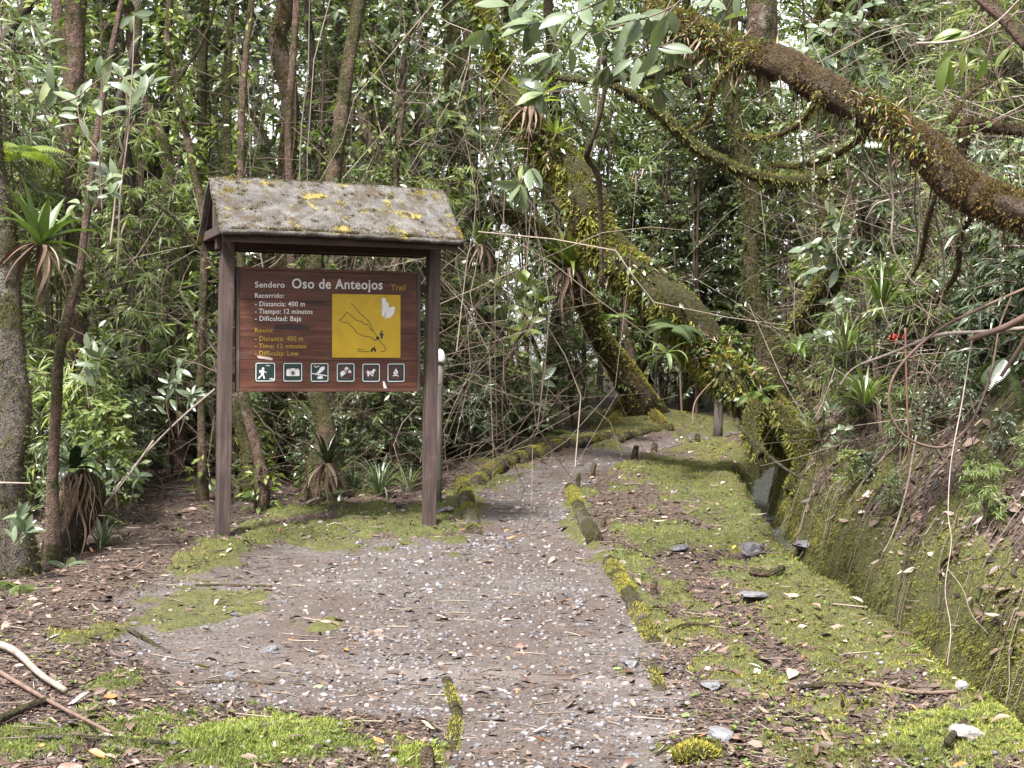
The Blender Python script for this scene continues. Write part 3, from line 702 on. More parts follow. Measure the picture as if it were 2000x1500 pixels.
# ------------------------------------------------------------ moss fuzz on tubes
def fuzz(geo, pts, rad, density, size, bias=.3, upw=.5, tlo=0., thi=1., droop=0., thr=-.17):
    """blades standing on a tube; bias: share that must be on the upper side; droop: hanging strands"""
    pts = np.asarray(pts); seg = np.diff(pts, axis=0); L = np.linalg.norm(seg, axis=1)
    area = (L * 2 * math.pi * (rad[:-1] + rad[1:]) / 2); n = int(area.sum() * density)
    if n < 1: return
    i = rng.choice(len(L), n, p=area / area.sum()); f = rng.uniform(0, 1, n)
    c = pts[i] + seg[i] * f[:, None]; r = rad[i] * (1 - f) + rad[i + 1] * f
    d = rng.normal(0, 1, (n, 3)); ax = unit(seg[i]); d = unit(d - ax * (d * ax).sum(1)[:, None])
    nn = fbm(c[:, 0] * 5 + c[:, 2] * 2, c[:, 1] * 5 + c[:, 2] * 5, 91, 3)
    k = (d[:, 2] > rng.uniform(-1.4, 1.0, n) * (1 - bias) - .6 * (1 - bias)) & (nn > thr)
    c, r, d, nn = c[k], r[k], d[k], nn[k]; n = len(c)
    if n == 0: return
    pos = c + d * r[:, None] * .97
    dirn = d + rng.normal(0, .55, (n, 3)); dirn[:, 2] += np.where(d[:, 2] < 0, -droop, upw)
    s = rng.uniform(.5, 1.2, n) * size * np.where(d[:, 2] < 0, 1 + droop, 1)
    t = np.clip(rng.uniform(tlo, thi, n) * .6 + .4 * (tlo + (thi - tlo) * (.5 + nn)) + .18 * d[:, 2], 0, 1)  # last term lightens upward blades as if lit from above
    sc = np.stack([s, s * .9, s], 1)
    inst(geo, T_blade2, pos, frames(dirn, roll=rng.uniform(0, 6.28, n)), sc, t)

# ------------------------------------------------------------ edging logs and stakes
M_log = bark_mat('edging_log_wood', (.03, .022, .017), (.11, .088, .070), .3)
def gl(px, py, dz=0.):
    p = G(px, py); return np.array([p[0], p[1], p[2] + dz])
def edging(pts, r, label, moss=9000, lo=.35, hi=.95, dz=.0):
    w = np.array([gl(*p) for p in pts]); w[:, 2] = [hs1(a, b) for a, b, _ in w]; w[:, 2] += r * .12 + dz
    o = empty('edging_log', (w[0][0], w[0][1], w[0][2] - r * .55), label, 'log', 'logs edging the trail')
    V, Fc, pp, rr = tube(local(w, o.location), r, 12, 18, .34, lump=6); link('log', mesh_from('log', V, Fc), M_log, o)
    Gm = Geo(); fuzz(Gm, pp, rr * 1.0, moss * 1.7, .015, .35, .3, max(0, lo - .25), hi - .05, .4, .02)
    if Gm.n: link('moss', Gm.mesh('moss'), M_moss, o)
edging([(1116, 958), (1136, 1010), (1162, 1060)], .062, 'thick mossy edging log with a dark cut end beside a short stake')
edging([(1190, 1100), (1215, 1140), (1240, 1182)], .05, 'half sunken mossy edging log overgrown with green cushions')
edging([(1238, 1182), (1258, 1220), (1278, 1262)], .045, 'mossy edging log with bare wood showing at its crown', 6000)
edging([(1273, 1300), (1280, 1325), (1290, 1352)], .03, 'short thin edging log nearly buried in leaf litter', 3500)
edging([(872, 1335), (882, 1366), (893, 1402)], .028, 'short split edging piece with yellow moss on its outer face', 7000, .4, 1)
edging([(893, 1398), (886, 1440), (880, 1478)], .03, 'crooked edging piece next to the bright moss cushion', 5000, .3, .9)
edging([(902, 945), (914, 1000), (924, 1046)], .07, 'moss covered edging log ending at the gravel corner', 9000, .3, .8)
edging([(932, 948), (960, 922), (1005, 903)], .075, 'curved dark edging log with a hollow shadowed face', 7000, .35, .9)
edging([(1008, 902), (1060, 884), (1110, 870)], .085, 'long edging log under a thick yellow moss coat', 9000, .55, 1)
edging([(1112, 871), (1160, 862), (1205, 852)], .07, 'low yellow moss edging log beside a dark stake', 8000, .55, 1)
edging([(1205, 860), (1255, 848), (1310, 838)], .06, 'dark straight edging log below the moss mound', 3500, .4, .9)
edging([(868, 878), (905, 886), (945, 893)], .07, 'stubby mossy root log at the foot of a trunk', 6000, .45, 1)
def stake(px, py, hpx, r, lean, label):
    b = gl(px, py); hh = hpx / F * b[1]
    V, Fc, _, _ = tube([(0, 0, -.06), (lean * hh * .5, 0, hh * .5), (lean * hh, 0, hh)], [r, r * .95, r * .75], 9, 7, .15, lump=8)
    tag(link('wooden_stake', mesh_from('wooden_stake', V, Fc), M_bark, None, b), label, 'stake', 'stakes along the trail')
for a in [(1128, 952, 26, .022, .1, 'short stake at the far end of the thick mossy edging log'), (1154, 930, 26, .03, .3, 'slanting mossy stake standing alone on the trail edge'), (1178, 1030, 18, .022, 0, 'stake stub beside the cut end of the mossy log'),
          (1237, 897, 26, .036, .25, 'dark pointed stake leaning beside the gravel bend'), (1276, 882, 14, .035, .2, 'dark stub of a stake on a moss hump'), (1361, 862, 14, .035, .1, 'small pointed stub near the far gravel'), (1198, 856, 20, .03, 0, 'round topped dark stake behind the yellow moss edging'),
          (1276, 1162, 26, .024, .1, 'weathered stake beside the half sunken edging log'), (1396, 852, 12, .03, .1, 'tiny dark stub by the mossy bank of the channel'), (836, 1498, 34, .03, -.1, 'dark square stub behind the crooked edging piece')]:
    stake(*a)

# ------------------------------------------------------------ trees traced from the photograph
T_leaf = leaf_t(.42, 1, .25, .15); T_leaf3 = leaf_t(.40, 3, .22, .22, .5); T_leafw = leaf_t(.55, 3, .25, .2, .55); T_narrow = leaf_t(.12, 2, .3, .35, .35); T_big = leaf_t(.44, 5, .22, .22, .52)
def crown_mesh(name, nclump, per, rx, rz, ls, tmpl=T_leaf, seed=0):
    r_ = np.random.default_rng(seed); G_ = Geo()
    c = unit(r_.normal(0, 1, (nclump, 3))) * (r_.uniform(0, 1, (nclump, 1)) ** .45) * np.array([rx, rx, rz])
    tw = Geo()
    for q in c:
        V, Fc, _, _ = tube([q * .05 + np.array([0, 0, -rz * .7]), q * .55 + np.array([0, 0, -.15 * rz]), q], [.02, .012, .004], 4, 6, cap=False); tw.add(V, Fc, .3)
        k = per; off = r_.normal(0, 1, (k, 3)) * np.array([.28, .28, .2]) * (rx / 1.4)
        d = unit(off) + r_.normal(0, .6, (k, 3)); d[:, 2] = d[:, 2] * .5 - .15
        inst(G_, tmpl, q + off, frames(d, (0, -.6, .8), r_.normal(0, .6, k)), r_.uniform(.6, 1.25, k) * ls, np.clip(r_.normal(.5, .22, k), 0, 1))
    return G_.mesh(name), tw.mesh(name + '_twigs')
CROWNS = [crown_mesh('crown', 34, 55, 1.5, 1.0, .10, T_leaf, 1), crown_mesh('crown', 40, 70, 1.3, 1.1, .07, T_leaf, 2), crown_mesh('crown', 30, 50, 1.7, .9, .13, T_leaf, 3)]
def crown(parent, at, k, mat, s=1.0):
    me, tw = CROWNS[k % 3]
    o = link('crown', me, mat, parent, Vector(at)); o.scale = (s, s, s); o.rotation_euler = (0, 0, random.gauss(0, .6))
    t = link('twigs', tw, M_twig, o)
def climb(geo, pts, rad, dens):
    seg = np.diff(pts, axis=0); L = np.linalg.norm(seg, axis=1); n = int(max(20, L.sum() * dens)); i = rng.integers(0, len(L), n); f = rng.uniform(0, 1, n)[:, None]
    a = rng.uniform(0, 6.28, n); d = np.stack([np.cos(a), np.sin(a), rng.normal(0, .2, n)], 1); c = pts[i] + seg[i] * f
    k = fbm(c[:, 2] * 1.6 + c[:, 0], c[:, 0] * 2 + a * .2, 23, 3) > -.03; c, d, i = c[k], d[k], i[k]; n = len(c)
    if n == 0: c = pts[:2]; d = np.array([[1., 0, 0], [0, -1., 0]]); i = np.array([0, 1]); n = 2
    dd = d + rng.normal(0, .5, (n, 3)); dd[:, 2] -= .4
    inst(geo, T_leaf, c + d * (rad[i] * .95 + rng.uniform(0, .08, n))[:, None], frames(dd, roll=rng.normal(0, .5, n)), rng.uniform(.04, .11, n), rng.uniform(.1, 1, n))
def tree(px, Yb, Yt, label, mat=M_bark, moss=0., msize=.02, mmat=None, mlo=0., mhi=.6, bump_=.14, crown_k=None, up_ext=0., name='tree', foot=True, droop=.3, bias=.2, cat='tree', sides=12, group=None, flare=1.35, slim=.88):
    """px: list of (x, y, radius) in photograph pixels from the foot up"""
    n = len(px); Ys = np.linspace(Yb, Yt, n)
    pts = np.array([P(a, b, Y) for (a, b, _), Y in zip(px, Ys)]); rad = np.array([r * Y / F for (_, _, r), Y in zip(px, Ys)])
    if up_ext:
        d = unit(pts[-1] - pts[-2]); d = unit(d * .6 + np.array([0, 0, .6])); pts = np.vstack([pts, pts[-1] + d * up_ext * .5, pts[-1] + d * up_ext + np.array([.1, .1, .1])]); rad = np.append(rad, [rad[-1] * .85, rad[-1] * .55])
    if foot:
        z = hs1(pts[0][0], pts[0][1]); rad[0] *= flare
        if pts[0][2] > z - .05: pts = np.vstack([[pts[0][0] + (pts[0][0] - pts[1][0]) * .1, pts[0][1], z - .12], pts]); rad = np.append(rad[0] * 1.08, rad)
    m_ = len(pts); rad = rad * slim; pts[1:-1] += rng.normal(0, .35, (m_ - 2, 3)) * rad[1:-1, None] * np.array([1, 1, .3])
    o = empty(name, pts[0], label, cat, group)
    V, Fc, pp, rr = tube(local(pts, o.location), rad, sides, max(14, int(len(pts) * 7)), bump_)
    link('trunk', mesh_from('trunk', V, Fc), mat, o)
    if moss:
        Gm = Geo(); fuzz(Gm, pp, rr, moss, msize, bias, .35, mlo, mhi, droop)
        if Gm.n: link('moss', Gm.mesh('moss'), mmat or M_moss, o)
    if moss and Yb > 10 and name == 'tree':
        Gc = Geo(); climb(Gc, pp, rr, 110); link('climbing_leaves', Gc.mesh('climbing_leaves'), M_leaf_dark if moss > 2000 else M_leaf, o)
    if crown_k is not None and Yb > 14.8: crown(o, pp[-1] + np.array([0, 0, .3]), crown_k, [M_leaf, M_leaf_dark, M_leaf][crown_k % 3], random.uniform(.9, 1.3))
    return o, pp + np.array(o.location), rr
tree([(28,1135,44),(22,1000,38),(22,900,36),(28,800,36),(32,700,34),(18,560,32),(2,430,30),(-20,250,26)], 10, 10, 'thick mossy trunk with pale lichen patches left of the dark stump', M_bark_g, 3000, .024, None, .0, .3, .3, 0, 3, slim=.78)
tree([(92,1090,16),(96,950,14),(104,800,13),(118,700,12),(140,580,11),(155,520,9)], 10.4, 10.6, 'thin bare grey brown stem beside the thick lichen trunk', M_bark_r, 0, bump_=.1, up_ext=2.5, sides=8)
tree([(112,900,22),(128,760,20),(150,640,20),(152,520,20),(146,400,18),(140,250,18),(150,120,19),(152,0,18)], 12.6, 13, 'reddish peeling trunk with moss bands rising behind the lichen trunk', M_bark_r, 1800, .02, M_moss_or, .0, .6, .16, 1, 2.5)
tree([(150,930,15),(140,700,14),(118,420,15),(140,200,16),(158,0,15)], 14, 14, 'dark mossy trunk directly behind the reddish peeling trunk', M_bark_m, 1500, .02, None, 0, .35, .15, 2, 2.5)
tree([(100,-60,10),(118,60,13),(128,160,14),(138,260,13),(150,420,12)][::-1], 13.4, 13.4, 'pale pinkish bare bough crossing the dark mossy trunk', M_bark_r, foot=False, bump_=.12, name='leaning_bough', cat='bough')
tree([(398,1000,10),(392,800,9),(390,640,10),(398,440,9),(382,320,9),(352,200,8),(326,90,9),(330,0,8)], 13, 13.2, 'slender crooked dark stem left of the sign roof', M_bark, 900, .014, None, 0, .3, .08, 1, 2.5, sides=8)
tree([(350,960,13),(345,800,12),(338,600,12),(335,420,13),(318,300,13),(280,190,13),(262,120,12),(250,0,11)], 15, 15.4, 'reddish bent trunk between the thin stems left of the sign', M_bark_r, 0, bump_=.12, crown_k=0, up_ext=2.5)
tree([(392,1000,13),(388,700,12),(384,560,11),(392,300,10),(396,150,11),(402,0,11)], 15.5, 15.5, 'straight olive mossy trunk close left of the sign post', M_bark_m, 900, .016, None, 0, .4, .1, 2, 2.5)
tree([(560,960,23),(556,700,22),(556,420,22),(555,340,21),(562,200,19),(548,80,20),(545,0,19)], 14.6, 14.6, 'mossy flaky trunk rising straight behind the sign roof', M_bark_or, 2600, .02, None, 0, .45, .2, 0, 2.5)
tree([(572,960,9),(566,500,9),(563,260,9),(572,130,8),(578,0,8)], 14.3, 14.3, 'thin smooth pinkish stem hugging the flaky trunk', M_bark_r, 0, bump_=.06, up_ext=2, sides=8)
tree([(606,980,9),(604,500,9),(602,300,9),(606,120,8),(604,0,8)], 16.5, 16.5, 'slim grey mottled trunk behind the middle of the sign roof', M_bark_g, 0, bump_=.06, crown_k=2, up_ext=2, sides=8)
tree([(756,980,19),(752,600,18),(742,350,17),(728,260,16),(716,160,15),(708,100,14),(690,20,12)], 15, 15.6, 'leaning brown mottled trunk behind the right half of the roof', M_bark, 900, .018, None, 0, .4, .12, 1, 2)
tree([(782,980,9),(774,500,9),(772,340,9),(782,230,8),(790,130,7),(800,60,5)], 14.6, 14.6, 'dark slim forked tree with dense small leaves above the roof', M_bark, 400, .012, None, 0, .3, .08, sides=8)
tree([(632,938,24),(628,850,22),(626,760,22),(622,640,20),(618,500,20),(640,420,18)], 13, 13.4, 'dark shaggy trunk under the sign panel with a bromeliad at its foot', M_bark, 900, .02, None, 0, .3, .2, 1, 3)
tree([(508,945,13),(496,880,12),(478,800,12),(468,700,11),(470,560,10)], 12.4, 12.8, 'slanting brown stem just behind the left sign post', M_bark_r, 300, .016, None, .1, .5, .12, None, 3, sides=9)
tree([(492,940,16),(480,880,14),(462,800,13),(455,650,12),(450,480,11)], 13, 13.6, 'mossy stem leaning beside the slanting brown stem', M_bark_m, 3000, .02, None, .1, .5, .12, None, 3, sides=9)
tree([(880,886,20),(870,830,16),(866,760,15),(868,640,14),(884,480,13),(892,300,12),(880,100,11)], 16.6, 16.8, 'mossy trunk just right of the right sign post', M_bark_m, 2600, .022, None, .15, .6, .14, 2, 3)
tree([(1008,826,34),(994,790,26),(982,720,22),(972,640,20),(958,520,18),(930,380,16),(900,200,14),(890,0,12)], 19, 19.6, 'moss sleeved trunk widening at its foot beyond the sign', M_bark_m, 2200, .025, None, .15, .65, .14, 0, 3)
_, TC, TCr = tree([(1250,812,46),(1236,770,36),(1214,720,31),(1186,665,26),(1150,600,24),(1112,532,22),(1060,470,21),(1010,430,20),(962,392,18)], 20.4, 18.5, 'leaning trunk in golden moss standing on the moss mound', M_bark_or, 3600, .03, None, .35, 1, .16, None, 0)
_, TB, TBr = tree([(1600,880,46),(1560,850,50),(1500,800,48),(1430,745,44),(1370,690,50),(1310,615,50),(1250,545,46),(1200,480,46),(1150,405,46),(1110,350,44),(1070,290,38),(1030,235,32),(985,170,24),(960,95,22),(930,0,20),(905,-90,18)], 14.2, 15.6, 'great leaning mossy trunk slanting down across the path to the channel', M_bark_m, 5600, .040, M_moss, .12, .95, .5, 0, 0, droop=.8, foot=False, sides=18, slim=.86)
_, TA, TAr = tree([(2160,520,66),(2010,432,62),(1900,362,58),(1800,292,52),(1700,232,48),(1600,172,46),(1520,130,46),(1450,105,40),(1370,74,42),(1310,40,40),(1268,18,30)], 8.0, 9.4, 'thick bough coated in orange moss stretching from the right bank', M_bark_or, 12000, .024, M_moss_or, .1, 1, .6, foot=False, droop=.3, name='mossy_bough', cat='bough', sides=22, slim=.64)
tree([(1525,135,40),(1500,80,36),(1490,20,34),(1480,-60,32),(1470,-200,28)], 9.0, 9.1, 'bare brown limb forking upward out of the orange mossy bough', M_bark_r, 600, .016, M_moss_or, 0, .5, .14, foot=False, name='upright_limb', cat='limb', sides=14, crown_k=0, up_ext=1.2)
tree([(1600,700,40),(1612,520,38),(1620,380,38),(1635,260,42),(1645,140,46),(1640,30,44),(1630,-80,40)], 16.8, 16.4, 'dark shaggy trunk hung with moss behind the orange bough', M_bark_m, 2600, .045, M_moss, 0, .4, .22, 1, 2, droop=1.6)
tree([(1800,560,28),(1790,350,26),(1770,200,24),(1745,90,24),(1700,0,22),(1670,-80,20)], 15.0, 14.8, 'dark leaning mossy trunk right of the shaggy hung trunk', M_bark_m, 2400, .035, M_moss, 0, .35, .2, 2, 2, droop=1.2)
tree([(1165,150,8),(1240,190,10),(1300,230,12),(1350,280,13),(1400,312,13),(1470,340,12),(1560,352,14),(1640,330,16)], 11.4, 12, 'sagging dark mossy branch curving below the orange bough', M_bark_m, 6000, .022, M_moss, 0, .5, .16, foot=False, name='sagging_branch', cat='branch', droop=.9)
tree([(1080,150,6),(1160,158,8),(1230,150,9),(1290,140,10),(1340,120,12),(1400,90,14)], 10.6, 10.2, 'horizontal mossy branch under the large pale leaves', M_bark_m, 5000, .02, M_moss, .1, .6, .16, foot=False, name='level_branch', cat='branch', droop=.6)
tree([(1180,110,6),(1182,160,6),(1172,230,6),(1150,290,6),(1146,310,7),(1168,345,7),(1172,420,6),(1176,560,5)][::-1], 14.0, 13.0, 'dark twisted hanging liana looping down before the leaning trunk', M_bark, 0, bump_=.2, foot=False, name='liana', cat='liana', sides=7)
tree([(1230,700,9),(1226,640,9),(1222,560,8),(1218,500,8)], 21.6, 21.6, 'short reddish pole standing behind the great leaning trunk', M_bark_r, 0, bump_=.06, sides=8)
tree([(1160,520,9),(1128,450,9),(1090,400,9),(1068,370,8)], 17, 17, 'pale reddish broken limb pointing down to the flowering bromeliad', M_bark_r, 0, bump_=.08, foot=False, name='broken_limb', cat='limb', sides=8)
tree([(2010,90,16),(1960,40,14),(1920,0,13),(1880,-60,12)], 8.2, 8.4, 'bare brown bough in the corner above the right bank', M_bark_r, 400, .014, M_moss_or, 0, .5, .12, foot=False, name='corner_bough', cat='bough')
tree([(2010,258,12),(1940,250,12),(1890,242,14),(1876,270,13),(1872,320,11)], 8.8, 8.8, 'shaggy rust brown hooked branch hanging on the right', M_bark_or, 9000, .02, M_moss_or, 0, .5, .2, foot=False, name='hooked_branch', cat='branch')
tree([(1500,740,24),(1480,560,22),(1470,400,22),(1440,200,18),(1425,0,16)], 19, 19, 'dark mossy trunk standing above the channel water', M_bark_m, 1500, .03, None, 0, .4, .2, 0, 2)
tree([(1700,420,26),(1640,520,26),(1560,640,26)][::-1], 13.2, 12, 'short slanted mossy log propped in the right thicket', M_bark_m, 4000, .03, None, .1, .6, .2, foot=False, name='propped_log', cat='log', droop=.7)
for k, (pp_, lab) in enumerate((([(1705,250,7),(1640,300,6),(1560,325,5),(1500,322,3)], 'thin mossy side branch dipping left from the orange bough'), ([(1800,285,7),(1850,240,6),(1885,190,5),(1930,160,3)], 'thin mossy side branch rising from the orange bough'), ([(1600,185,7),(1565,240,6),(1500,270,5),(1440,262,3)], 'crooked side branch below the fork of the orange bough'), ([(1855,340,7),(1815,420,6),(1800,500,4),(1770,560,2)], 'drooping side branch on the low part of the orange bough'), ([(1460,105,6),(1400,160,6),(1380,230,5),(1340,260,3)], 'short hanging side branch near the tip of the orange bough'), ([(1930,390,8),(1880,450,6),(1870,530,5),(1830,590,3)], 'dark side branch reaching from the bough toward the liana loop'))):
    tree(pp_, 8.7 - .1 * (k % 3), 9.2, lab, M_bark_m if k % 2 else M_bark_or, 9000, .018, M_moss_or if k % 2 else M_moss, .1, .8, .3, foot=False, name='side_branch', cat='branch', droop=.5, sides=8, slim=1)
for k, (pp_, lab) in enumerate((([(1505,785,8),(1530,820,20),(1556,860,18),(1558,905,14),(1540,960,9)], 'mossy root plunging from the log end into the channel'), ([(1565,850,10),(1605,848,20),(1645,852,16),(1690,875,9)], 'mossy root gripping the bank beyond the log end'), ([(1480,790,18),(1475,840,14),(1485,890,9)], 'short mossy root hanging over the channel lip'), ([(1555,822,10),(1566,850,24),(1592,900,20),(1600,950,12)], 'thick mossy root mass below the log end'))):
    tree(pp_, 13.9, 13.6, lab, M_bark_m, 6000, .035, M_moss, .05, .6, .35, foot=False, name='mossy_root', cat='root', droop=1.0, sides=12, slim=1)
# moss mound at the foot of the leaning golden trunk: roots
for k, pp_ in enumerate(([(1262,800,14),(1282,815,13),(1300,832,10)], [(1225,805,16),(1200,825,14),(1185,840,9)], [(1240,812,14),(1250,830,12),(1262,842,8)])):
    tree(pp_, 20.3 - .0 * k, 19.4, ['mossy root running right from the golden trunk', 'mossy root spreading left over the moss mound', 'mossy root running straight down the mound'][k], M_bark_or, 5000, .025, M_moss, .5, 1, .15, foot=False, name='surface_root', cat='root')

# ------------------------------------------------------------ background trees
def bg_trunk(seed, Hh, r):
    r_ = np.random.default_rng(seed); k = 7
    p = np.cumsum(np.column_stack([r_.normal(0, .27, k), r_.normal(0, .27, k), np.full(k, Hh / k)]), 0); p = np.vstack([[0, 0, -.25], [0, 0, .0], p])
    rad = np.concatenate([[r * 1.5, r * 1.3], r * np.linspace(1.05, .55, k)])
    V, Fc, pp, rr = tube(p, rad, 9, 26, .16)
    return mesh_from('trunk', V, Fc), pp[-1], pp, rr
BT = [bg_trunk(100 + i, random.uniform(6, 8.5), r) for i, r in enumerate((.05, .035, .075, .028, .09, .045, .06))]
BL = ['slender brown understory tree deep in the forest', 'thin mossy tree deep in the forest', 'reddish thin tree deep in the forest', 'grey slender tree deep in the forest']
BM = [M_bark, M_bark_m, M_bark_r, M_bark_g]
BTmesh = {}
def corridor(x, y):
    return y < 20.7 and np.interp(y, [0, 12, 14.5, 17, 20, 21], [-.9, -.3, -.7, -.7, -.2, .6]) < x < 1.4 + np.interp(y, [0, 12, 16, 20, 24, 30], [0, .3, .8, 2.2, 4.6, 8])
nb = 0
while nb < 85:
    y = random.uniform(14.5, 34); x = random.uniform(-.42 * y, .42 * y)
    if corridor(x, y) or (-2.3 < x < -.3 and y < 15): continue
    if x > 1.5 and y < 16: continue
    k = random.randrange(len(BT)); mk = random.choice([0, 1, 1, 2, 3]); me0, top, _, _ = BT[k]
    key = (k, mk)
    if key not in BTmesh: m2 = me0.copy(); m2.materials.append(BM[mk]); BTmesh[key] = m2
    o = empty('forest_tree', (x, y, hs1(x, y)), BL[mk], 'tree', 'trees deep in the forest: ' + BL[mk].split()[0] + ' ' + BL[mk].split()[1], (random.gauss(0, .05), random.gauss(0, .05), random.uniform(0, 6.28)))
    s = random.uniform(.8, 1.2); o.scale = (s, s, s)
    link('trunk', BTmesh[key], None, o)
    if random.random() < .3 and y > 17: crown(o, top + np.array([0, 0, .2]), random.randrange(3), random.choice([M_leaf, M_leaf, M_leaf_dark]), random.uniform(.8, 1.2))
    nb += 1

# ------------------------------------------------------------ saplings and shrubs
def sapling(seed, Hh, nb_, per, ls, tmpl, spread, stems=1, start=.12, narrow=False, droop=.2):
    r_ = np.random.default_rng(seed); G_ = Geo(); St = Geo()
    for s in range(stems):
        a0 = r_.uniform(0, 6.28); ln = r_.uniform(.05, .3) * spread
        p = np.array([[0, 0, -.1], [math.cos(a0) * ln * .3, math.sin(a0) * ln * .3, Hh * .35], [math.cos(a0) * ln, math.sin(a0) * ln, Hh * .7], [math.cos(a0) * ln * 1.7 + r_.normal(0, .1), math.sin(a0) * ln * 1.7, Hh * r_.uniform(.85, 1)]])
        r0 = .004 + Hh * .0028
        V, Fc, pp, rr = tube(p, [r0, r0 * .85, r0 * .55, r0 * .25], 5, 16, .1, cap=False); St.add(V, Fc, r_.uniform(.1, .6))
        for b in range(max(1, nb_ // stems)):
            t = r_.uniform(start, 1); i = min(len(pp) - 1, int(t * (len(pp) - 1))); q = pp[i]; a = r_.uniform(0, 6.28)
            L = spread * r_.uniform(.35, 1) * (1.1 - .5 * t); e = q + np.array([math.cos(a) * L, math.sin(a) * L, L * r_.uniform(-.25, .7)])
            mid = (q + e) / 2 + np.array([0, 0, .12 * L])
            V, Fc, bp, _ = tube([q, mid, e], [.006, .004, .002], 4, 6, cap=False); St.add(V, Fc, r_.uniform(.2, .8))
            k = max(2, int(per * r_.uniform(.6, 1.4))); f = np.sqrt(r_.uniform(.08, 1, k)) * (len(bp) - 1); i0 = np.minimum(f.astype(int), len(bp) - 2); c = bp[i0] + (bp[i0 + 1] - bp[i0]) * (f - i0)[:, None]
            ax = unit(e - q); d = ax * .7 + r_.normal(0, .75, (k, 3)); d[:, 2] = d[:, 2] * .6 - droop
            inst(G_, tmpl, c + r_.normal(0, .015, (k, 3)), frames(d, (0, -.75, .65), r_.normal(0, .5, k)), r_.uniform(.55, 1.2, k) * ls, np.clip(r_.normal(.45 + .15 * (t - .5), .22, k), 0, 1))
    return G_.mesh('foliage'), St.mesh('stem')
KINDS = {
 'broad': ([sapling(s, 5.4, 110, 15, .115, T_leaf, .75, 1) for s in (1, 2, 3)], M_leaf, 'tall sapling with broad leaves', 'understory_sapling', 'sapling'),
 'fine': ([sapling(s, 5.2, 130, 24, .068, T_leaf, .65, 2) for s in (4, 5, 6)], M_leaf_dark, 'tall sapling with dense small leaves', 'understory_sapling', 'sapling'),
 'cane': ([sapling(s, 4.4, 120, 15, .17, T_narrow, .7, 6, .2, droop=.45) for s in (7, 8, 9)], M_leaf, 'arching bamboo cane clump with narrow leaves', 'bamboo_clump', 'bamboo'),
 'large': ([sapling(s, 4.4, 44, 10, .18, T_leaf3, .7, 1) for s in (10, 11)], M_leaf_pale, 'sparse sapling with large grey green leaves', 'understory_sapling', 'sapling'),
 'bush': ([sapling(s, 1.3, 60, 13, .095, T_leaf3, .5, 6, .2) for s in (12, 13, 14)], M_leaf, 'low bush with oval leaves', 'understory_shrub', 'shrub'),
 'bushd': ([sapling(s, 1.1, 80, 14, .07, T_leaf, .45, 6, .2) for s in (15, 16, 17)], M_leaf_dark, 'low bush with small glossy leaves', 'understory_shrub', 'shrub'),
 'bamb': ([sapling(s, 1.4, 70, 13, .16, T_narrow, .5, 7, .25, droop=.5) for s in (18, 19, 20)], M_leaf_pale, 'low tuft of narrow bamboo leaves', 'dwarf_bamboo', 'bamboo'),
 'yell': ([sapling(s, 4.2, 85, 14, .10, T_leaf, .7, 2) for s in (21, 22)], M_leaf_yel, 'bright yellow green sapling with backlight coloured into its leaves', 'understory_sapling', 'sapling'),  # backlight put into the leaf colour
}
TONES = {'broad': [('fresh green', M_leaf), ('fresh green', M_leaf), ('yellow green', M_leaf_yel), ('deep green', M_leaf_dark)], 'fine': [('deep green', M_leaf_dark), ('fresh green', M_leaf), ('fresh green', M_leaf)],
 'cane': [('fresh green', M_leaf), ('yellow green', M_leaf_yel)], 'bush': [('fresh green', M_leaf), ('grey green', M_leaf_pale), ('yellow green', M_leaf_yel)], 'bushd': [('deep green', M_leaf_dark), ('fresh green', M_leaf)], 'bamb': [('fresh green', M_leaf), ('grey green', M_leaf_pale), ('yellow green', M_leaf_yel)]}
def put(kind, x, y, s=1., where='', tilt=.08, z=None):
    vs_, mat, lab, nm, cat = KINDS[kind]; me, st = random.choice(vs_); tone, mt = random.choice(TONES.get(kind, [('', mat)])); lab = (tone + ' ' + lab).strip()
    o = empty(nm, (x, y, hs1(x, y) if z is None else z), lab + (' ' + where if where else ''), cat, lab + (' ' + where if where else ''), (random.gauss(0, tilt), random.gauss(0, tilt), random.gauss(0, .6)))
    k = s * random.uniform(.6, 1.25); o.scale = (k, k, k * random.uniform(.85, 1.15))
    if not me.materials: me.materials.append(mat)
    f_ = link('foliage', me, None, o); f_.material_slots[0].link = 'OBJECT'; f_.material_slots[0].material = mt; link('stem', st, M_twig, o)
    return o
def scatter(kind, n, x0, x1, y0, y1, s, where, ok=None, sx=None):
    c = 0; tries = 0
    while c < n and tries < 4000:
        tries += 1
        y = random.uniform(y0, y1); x = random.uniform(x0, x1) if not sx else random.uniform(*sx(y))
        if corridor(x, y) or (ok and not ok(x, y)): continue
        put(kind, x, y, s, where); c += 1
farx = lambda y: (-.40 * y, .02 * y)
notsign = lambda x, y: not (-2.9 < x < -.2 and y < 13.4)
W1 = 'in the forest behind the sign'; W2 = 'on the right bank'; W3 = 'beside the left trunks'; W4 = 'beyond the bend of the trail'
scatter('broad', 28, 0, 0, 15.5, 26, 1.15, W1, notsign, farx); scatter('fine', 20, 0, 0, 15, 25, 1.15, W1, notsign, farx); scatter('cane', 16, 0, 0, 13.6, 22, 1., W1, notsign, farx)
scatter('large', 8, 0, 0, 13.8, 20, 1., W1, notsign, farx); scatter('yell', 22, 0, 0, 15, 24, 1.2, W1, notsign, farx)
scatter('bush', 26, 0, 0, 13.4, 20, 1., W1, notsign, farx); scatter('bushd', 30, 0, 0, 13.2, 20, 1., W1, notsign, farx); scatter('bamb', 16, 0, 0, 13.2, 18, 1., W1, notsign, farx)
W4x = lambda y: (.02 * y, .40 * y)
